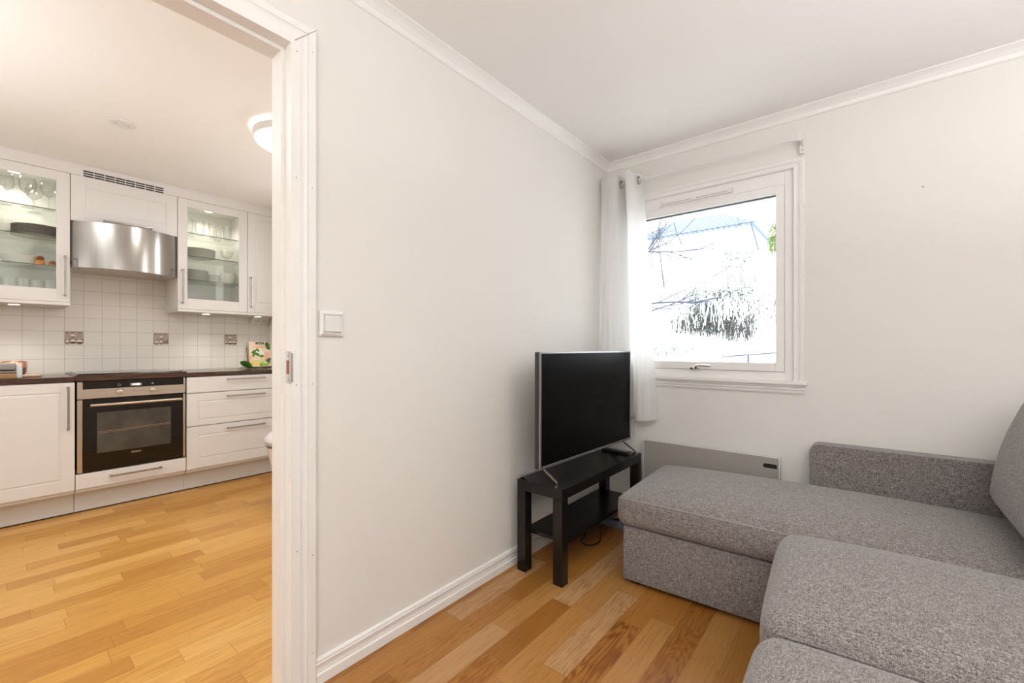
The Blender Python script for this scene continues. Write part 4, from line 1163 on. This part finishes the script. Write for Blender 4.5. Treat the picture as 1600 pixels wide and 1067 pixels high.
b = BM(); lathe(b, [(0, 0), (.05, 0), (.052, .006), (.092, .020), (.091, .023), (.050, .010), (0, .009)], (-4.36, 1.600, WZ), 40)
tag(obj('fruit_plate', b, M['china'], loc=(-4.36, 1.600, WZ), smooth=True), 'white footed plate of citrus in front of the cookbook', 'plate')
FZ = WZ + .010
t = thing('lemon_half', 'cut yellow lemon half standing on the white plate', 'lemon', (-4.35, 1.565, FZ))
b = BM(); lathe(b, [(0, 0), (.028, .0), (.038, .016), (.039, .045), (.035, .060), (0, .063)], (-4.35, 1.565, FZ), 28); obj('peel', b, M['lemon'], t, smooth=True)
b = BM(); lathe(b, [(.0, .0632), (.031, .0622), (.031, .064), (0, .0645)], (-4.35, 1.565, FZ), 24); obj('flesh', b, M['apple'], t)
b = BM(); lathe(b, [(0, 0), (.018, .003), (.030, .020), (.029, .038), (.017, .052), (0, .055)], (-4.335, 1.638, FZ), 28)
tag(obj('lime', b, M['lime'], loc=(-4.335, 1.638, FZ), smooth=True), 'green lime at the right of the white plate', 'lime')
b = BM(); lathe(b, [(0, 0), (.02, .003), (.033, .022), (.032, .040), (.02, .055), (0, .056)], (-4.40, 1.622, FZ), 28)
tag(obj('green_apple', b, M['apple'], loc=(-4.40, 1.622, FZ), smooth=True), 'pale green round fruit behind the lime', 'fruit')
# spinach leaves
def leaf_obj(p, L, W, yaw, pitch, roll, mat, lab):
    b = BM(); rows_ = []
    for i in range(9):
        s = i / 8; w = W * math.sin(math.pi * min(1, s * 1.02 + .02)) ** .7 * (1 if s < .97 else .3)
        row = []
        for j in range(-3, 4):
            q = j / 3
            row.append(b.verts.new((s * L, q * w / 2, .010 * math.sin(s * 3) + .006 * abs(q) + .002 * math.sin(s * 14 + q * 3))))
        rows_.append(row)
    for i in range(8):
        for j in range(6): b.faces.new((rows_[i][j], rows_[i + 1][j], rows_[i + 1][j + 1], rows_[i][j + 1]))
    o = obj('spinach_leaf', b, mat, keep=True, smooth=True)
    o.location = p; o.rotation_euler = (R(roll), R(pitch), R(yaw))
    return tag(o, lab, 'leaf', 'spinach leaves beside the plate')
leaf_obj((-4.31, 1.520, WZ + .004), .105, .070, -100, -24, 35, M['leaf'], 'dark green spinach leaf at the front left of the plate')
leaf_obj((-4.42, 1.545, WZ + .006), .11, .07, -80, -30, 40, M['leaf'], 'dark green spinach leaf tipped up behind the front one')
leaf_obj((-4.35, 1.522, WZ + .010), .05, .03, -85, -24, 30, M['leaf2'], 'small light green spinach leaf between the dark ones')
leaf_obj((-4.30, 1.53, WZ + .001), .13, .022, -88, 0, 0, M['leaf2'], 'pale spinach stalk lying flat on the worktop')

# bin
t = thing('waste_bin', 'white tapered bin with domed lid and chrome hoop behind the door frame', 'bin', (-3.15, 1.40, 0))
bc_ = (-3.15, 1.395, 0)
b = BM(); lathe(b, [(0, .002), (.095, .002), (.10, .01), (.185, .425), (.187, .432), (0, .432)], bc_, 48); obj('body', b, M['binwhite'], t, smooth=True)
b = BM(); lathe(b, [(.19, .455), (.200, .475), (.195, .495), (.165, .522), (.10, .540), (0, .547)], bc_, 48); obj('lid', b, M['binwhite'], t, smooth=True)
b = BM(); lathe(b, [(.186, .433), (.192, .433), (.194, .440), (.186, .440)], bc_, 48, close=True); lathe(b, [(.186, .449), (.194, .449), (.194, .454), (.186, .454)], bc_, 48, close=True); lathe(b, [(0, .4325), (.178, .4325), (.178, .4545), (0, .4545)], bc_, 40); obj('chrome_hoop', b, M['chrome'], t, smooth=True)

# ------------------------------------------------------------------ outside
b = BM()
gx, gy = 40, 30
V = []
def gh(x, y):
    s = (y - 3.2)
    h = .35 + .16 * s if s < 6 else .35 + .96 + (s - 6) * .27
    return h + .12 * math.sin(x * .9 + y * .5) + .08 * math.sin(x * 2.1 - y * 1.3)
for j in range(gy + 1):
    y = 3.2 + (j / gy) ** 1.3 * 26
    V.append([b.verts.new((-22 + 36 * i / gx, y, gh(-22 + 36 * i / gx, y))) for i in range(gx + 1)])
for j in range(gy):
    for i in range(gx): b.faces.new((V[j][i], V[j][i + 1], V[j + 1][i + 1], V[j + 1][i]))
tag(obj('snowy_slope', b, M['snow'], smooth=True), 'bright snow covered slope outside the window', 'snow', kind='structure')

# house
t = thing('neighbour_house', 'pale house with a blue grey tiled roof up the slope outside', 'house', (-6.2, 24, 5))
b = BM(); box(b, -9.5, -4.2, 22.6, 27, 3.5, 7.0); obj('house_wall', b, M['render'], t)
b = BM()
ridge = [(-8.3, 24.4, 8.15), (-5.9, 24.4, 8.15)]
ev = [(-9.9, 22.1, 6.85), (-3.95, 22.1, 6.85), (-3.95, 27.2, 6.85), (-9.9, 27.2, 6.85)]
vv = [b.verts.new(p) for p in ridge + ev]
b.faces.new((vv[2], vv[3], vv[1], vv[0])); b.faces.new((vv[3], vv[4], vv[1])); b.faces.new((vv[4], vv[5], vv[0], vv[1])); b.faces.new((vv[5], vv[2], vv[0])); b.faces.new((vv[5], vv[4], vv[3], vv[2]))
m_, nt_, b_ = new_mat('blue grey tiled roof')
tc_ = N(nt_, 'ShaderNodeTexCoord'); sp_ = N(nt_, 'ShaderNodeSeparateXYZ'); nt_.links.new(tc_.outputs['Object'], sp_.inputs[0])
w1 = math_n(nt_, 'SINE', math_n(nt_, 'MULTIPLY', sp_.outputs[0], 26)); w2 = math_n(nt_, 'SINE', math_n(nt_, 'MULTIPLY', sp_.outputs[2], 48))
nt_.links.new(ramp(nt_, math_n(nt_, 'MULTIPLY', math_n(nt_, 'ADD', w1, w2), .5), [(.0, (.12, .17, .25)), (.4, (.27, .33, .42))]), b_.inputs['Base Color'])
obj('roof', b, m_, t)
b = BM(); tube(b, [(-9.9, 22.08, 6.83), (-3.93, 22.08, 6.83), (-3.93, 22.3, 6.80)], .018, 6); tube(b, [(-4.1, 22.15, 6.8), (-4.0, 22.4, 6.3), (-3.85, 22.5, 5.6)], .028, 6); obj('gutter', b, M['barkblue'], t)

def branch(b, p, d, L, r, depth, rng, up=.15, spread=.6):
    pts = [Vector(p)]; dd = Vector(d).normalized()
    n = 5
    for i in range(n):
        dd = (dd + Vector((rng.uniform(-.18, .18), rng.uniform(-.1, .1), rng.uniform(-.12, .18) + up * .1))).normalized()
        pts.append(pts[-1] + dd * L / n)
    tube(b, pts, r, 5, r1=r * .45)
    if depth > 0:
        for k in range(rng.randint(2, 4)):
            i = rng.randint(1, n); q = pts[i]
            nd = (dd + Vector((rng.uniform(-spread, spread), rng.uniform(-.3, .3), rng.uniform(-spread, spread * 1.2)))).normalized()
            branch(b, q, nd, L * rng.uniform(.45, .7), r * .5, depth - 1, rng, up, spread)
rg = random.Random(11)
t = thing('bare_tree', 'bare tree branching in from the left edge of the window view', 'tree', (-3.3, 6, gh(-3.3, 6)))
b = BM(); branch(b, (-3.3, 6, gh(-3.3, 6) - .1), (.02, 0, 1), 3.2, .07, 0, rg); obj('trunk', b, M['bark'], t)
b = BM()
branch(b, (-2.75, 6, 1.70), (1, 0, -.06), 1.15, .017, 3, rg, spread=.6)
branch(b, (-2.65, 6, 1.55), (1, 0, .35), .9, .015, 3, rg)
branch(b, (-2.75, 6, 2.10), (1, 0, .6), .9, .016, 3, rg)
branch(b, (-2.9, 6, 1.95), (1, 0, .05), .7, .008, 1, rg)
for z in (1.6, 1.8, 2.1): tube(b, [(-3.3, 6, z - .1), (-2.78, 6, z)], .016, 6)
branch(b, (-2.7, 6, 2.55), (.8, 0, -.2), 1.0, .012, 3, rg, spread=.9); branch(b, (-2.6, 6, 2.35), (.7, 0, .5), .8, .012, 3, rg, spread=.9)
obj('branches', b, M['barkblue'], t)
t = thing('bare_tree', 'distant leafless tree in front of the tiled roof outside', 'tree', (-7.9, 17, gh(-7.9, 17)))
b = BM(); branch(b, (-6.2, 17, gh(-6.2, 17)), (0, 0, 1), 2.2, .03, 0, rg); obj('trunk', b, M['bark'], t)
b = BM()
for k in range(9): branch(b, (-6.2 + rg.uniform(-.9, .7), 17, 4.3 + rg.uniform(-.6, 1.0)), (rg.uniform(-1.0, 1.0), 0, 1), 1.5, .016, 3, rg, spread=.9)
obj('branches', b, M['bark'], t)

def thicket(name, lab, c, sx, sz, n, rr, mats, seed, leaves=0, lmat=None, ls=.03, arch=1.0, canes=0):
    rg = random.Random(seed)
    t = thing(name, lab, 'shrub', (c[0], c[1], gh(c[0], c[1])))
    b = BM()
    for k in range(n):
        x = c[0] + rg.uniform(-sx, sx); y = c[1] + rg.uniform(-.5, .5); z = gh(x, y) - .03
        hh = (c[2] - z) + sz * rg.uniform(.1, 1) * (1 - .5 * abs(x - c[0]) / sx)
        lean = rg.uniform(-1, 1) * arch
        if rg.random() < .35:
            # arching cane that falls back to the ground
            q0 = Vector((x, y, z + rg.uniform(0, .3) * sz)); dx = rg.choice((-1, 1)) * rg.uniform(.2, .6) * sx; hh *= rg.uniform(.4, .9)
            tube(b, [q0 + Vector((dx * k2 / 7, 0, hh * math.sin(math.pi * k2 / 7 * .95))) for k2 in range(8)], rr * rg.uniform(.5, 1), 4, r1=rr * .4)
            continue
        p = [Vector((x, y, z))]
        for i in range(1, 6):
            s = i / 5
            p.append(Vector((x + lean * s * s * hh * .8 + rg.uniform(-.04, .04), y, z + hh * math.sin(s * rg.uniform(1.3, 2.0)))))
        tube(b, p, rr * rg.uniform(.6, 1.3), 4, r1=rr * .4)
    obj('stems', b, mats, t)
    if canes:
        b = BM()
        for k in range(canes):
            x = c[0] + rg.uniform(-sx, sx) * .95; dx = rg.uniform(-.6, .6) * sx; hh = sz * rg.uniform(.25, .8); z = c[2] + rg.uniform(-.15, .35) * sz
            tube(b, [Vector((x + dx * q / 8, c[1] - .55, z + hh * math.sin(math.pi * q / 8) * (1 - .04 * q))) for q in range(9)], .0075, 4, r1=.004)
        obj('pale_canes', b, M['snow'], t)
    if leaves:
        b = BM()
        for k in range(leaves):
            x = c[0] + rg.gauss(0, sx * .5); y = c[1] + rg.uniform(-.5, .3); z = c[2] + rg.uniform(-.1, .85) * sz
            a = rg.uniform(0, 6); q = Vector((x, y, z)); u = Vector((math.cos(a), rg.uniform(-.4, .4), math.sin(a))) * ls * rg.uniform(.5, 1.4); w = Vector((-u.z, 0, u.x)) * .5
            b.faces.new([b.verts.new(v) for v in (q - u, q + w, q + u, q - w)])
        obj('leaves', b, lmat, t)
    return t
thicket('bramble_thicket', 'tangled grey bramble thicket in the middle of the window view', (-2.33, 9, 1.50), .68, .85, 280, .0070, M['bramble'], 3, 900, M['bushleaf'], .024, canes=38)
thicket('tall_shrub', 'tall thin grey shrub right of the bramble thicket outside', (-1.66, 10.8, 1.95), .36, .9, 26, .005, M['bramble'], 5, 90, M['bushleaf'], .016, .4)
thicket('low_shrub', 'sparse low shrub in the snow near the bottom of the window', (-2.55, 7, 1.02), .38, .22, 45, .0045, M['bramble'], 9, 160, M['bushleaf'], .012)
thicket('small_shrub', 'small sparse shrub on the snow above the bramble thicket', (-2.75, 13, 3.35), .42, .45, 22, .008, M['bramble'], 21, 130, M['bushleaf'], .025)
# green leafy tree on the right
t = thing('leafy_tree', 'green leafy tree at the right edge of the window view', 'tree', (-1.35, 12, gh(-1.35, 12)))
b = BM(); tube(b, [(-1.25, 12, gh(-1.25, 12) - .1), (-1.3, 12, 2.9), (-1.35, 12, 4.2)], .06, 8, r1=.02); tube(b, [(-1.3, 12, 3.0), (-1.55, 12, 3.5)], .03, 6, r1=.01); obj('trunk', b, M['bark'], t)
b = BM(); rg = random.Random(4)
for k in range(1600):
    a = rg.uniform(0, 6.28); rad = rg.random() ** .5
    x = -1.36 + .48 * rad * math.cos(a) ; z = 3.68 + .45 * rad * math.sin(a) + .1 * math.sin(x * 18); y = 12 + rg.uniform(-.35, .35)
    a = rg.uniform(0, 6); q = Vector((x, y, z)); u = Vector((math.cos(a), rg.uniform(-.5, .5), math.sin(a))) * rg.uniform(.02, .045); w = Vector((-u.z, 0, u.x)) * .6
    b.faces.new([b.verts.new(v) for v in (q - u, q + w, q + u, q - w)])
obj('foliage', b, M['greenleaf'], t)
# railing edge at bottom right
b = BM(); tube(b, [(-1.30, 5.4, 1.01), (-.75, 5.35, 1.06), (-.3, 5.3, 1.10)], .008, 6); tube(b, [(-1.02, 5.38, gh(-1.02, 5.4) - .05), (-1.02, 5.38, 1.035)], .01, 6); tube(b, [(-.55, 5.33, gh(-.55, 5.4) - .05), (-.55, 5.33, 1.075)], .01, 6)
tag(obj('garden_rail', b, M['barkblue'], loc=(-.8, 5.35, .6)), 'low dark garden rail at the lower right of the window view', 'rail')

# every loose screw, nail and printed mark becomes a part of its own
def split_loose(o, name):
    bm = bmesh.new(); bm.from_mesh(o.data); bm.verts.ensure_lookup_table()
    seen = set(); groups = []
    for v in bm.verts:
        if v.index in seen: continue
        st = [v]; seen.add(v.index); g = []
        while st:
            a = st.pop(); g.append(a.index)
            for e in a.link_edges:
                q = e.other_vert(a)
                if q.index not in seen: seen.add(q.index); st.append(q)
        groups.append(set(g))
    bm.free()
    if len(groups) < 2: o.name = name; return
    for g in groups:
        nb = bmesh.new(); nb.from_mesh(o.data); nb.verts.ensure_lookup_table()
        bmesh.ops.delete(nb, geom=[v for v in nb.verts if v.index not in g], context='VERTS')
        me = bpy.data.meshes.new(name); nb.to_mesh(me); nb.free()
        for mm in o.data.materials: me.materials.append(mm)
        n = bpy.data.objects.new(name, me); COL.objects.link(n); n.parent = o.parent; n.location = o.location
    bpy.data.objects.remove(o, do_unlink=True)
SPLIT = dict(screws='screw', nail_heads='nail_head', touch_marks='touch_mark', frame_joint='frame_joint', slot='slot', cream_print='cream_print', cup_print='cup_print', pale_cup_print='pale_cup_print', socket='socket')
for o in [o for o in COL.objects if o.type == 'MESH' and o.name.split('.')[0] in SPLIT]:
    split_loose(o, SPLIT[o.name.split('.')[0]])

# ------------------------------------------------------------------ light
w = bpy.data.worlds.new('World'); scene.world = w; w.use_nodes = True
bg = w.node_tree.nodes['Background']; bg.inputs[0].default_value = (.93, .965, 1, 1); bg.inputs[1].default_value = 3.6
def area(name, loc, rot, sx, sy, power, col=(1, 1, 1)):
    l = bpy.data.lights.new(name, 'AREA'); l.shape = 'RECTANGLE'; l.size = sx; l.size_y = sy; l.energy = power; l.color = col
    o = bpy.data.objects.new(name, l); COL.objects.link(o); o.location = loc; o.rotation_euler = rot
    return o
pt = area('window_portal', ((WX0 + WX1) / 2, YB + .23, (WZ0 + WZ1) / 2), (R(-90), 0, 0), 1.05, 1.16, 1)
pt.data.cycles.is_portal = True
# unseen fill panels added to light the rooms; the first brightens the ceiling
area('bounce_flash', (.45, -.75, 1.70), (R(180), 0, 0), 1.2, 1.2, 44, (.985, .99, 1))
area('side_uplight', (1.12, 1.25, 1.55), (R(180), 0, 0), .4, .9, 22, (.985, .99, 1))  # added off-frame panel that evens out the ceiling
area('living_light', (.35, -.75, 2.36), (0, 0, 0), 1.6, 1.4, 6, (.985, .99, 1))  # added ceiling-level panel, kept out of view
area('living_rear_window_light', (.3, YN + .02, 1.5), (R(90), 0, 0), 1.6, 1.4, 7, (.96, .98, 1))  # added fill on a rear wall that has no window
area('kitchen_side_light', (-2.9, YKN + .02, 1.45), (R(90), 0, 0), 1.3, 1.3, 6, (.95, .975, 1))  # added panel at the unseen kitchen end
area('kitchen_window_light', (-2.55, YR - .01, 1.5), (R(-90), 0, 0), .26, 1.2, 6, (1, .985, .96))  # added strip that puts a streak in the hood, no window here
area('kitchen_window_light', (-3.55, YR - .01, 1.75), (R(-90), 0, 0), .14, .8, 2.5, (.96, .97, 1))  # second added strip for the hood's streaks
area('kitchen_bounce', (-2.6, -.9, 1.5), (R(180), 0, 0), 1.2, 1.2, 18, (.93, .965, 1))  # added upward panel to brighten the kitchen ceiling
area('kitchen_light', (-2.6, -.5, 2.36), (0, 0, 0), 1.0, 1.0, 11, (.96, .98, 1))  # added ceiling-level panel, separate from the modelled lamp
area('kitchen_spot_light', (LC.x, LC.y, H - .11), (0, 0, 0), .3, .3, 5, (1, .97, .92))
def spot(loc, p, ang=110):
    l = bpy.data.lights.new('puck_light', 'SPOT'); l.energy = p; l.spot_size = R(ang); l.spot_blend = .7; l.color = (1, .93, .82); l.shadow_soft_size = .02
    o = bpy.data.objects.new('puck_light', l); COL.objects.link(o); o.location = loc
for y in (.103, 1.17, 1.575): spot((-4.34 if y < 1 else -4.33, y, 1.398), 5.5)
for y in (.106, 1.215): spot((-4.42, y, UT - .026), 7, 150)

scene.view_settings.view_transform = 'Standard'
scene.view_settings.look = 'None'
scene.view_settings.exposure = 0
scene.cycles.use_denoising = True
scene.cycles.max_bounces = 10
scene.cycles.transparent_max_bounces = 24

# ------------------------------------------------------------------ camera
cd = bpy.data.cameras.new('camera'); cam = bpy.data.objects.new('camera', cd); COL.objects.link(cam)
cam.location = (0, 0, 1.12); cam.rotation_euler = (R(90), 0, R(39.49))
cd.sensor_width = 36; cd.lens = 673 / 1600 * 36; cd.shift_y = 9.1 / 1600; cd.clip_start = .02
scene.camera = cam
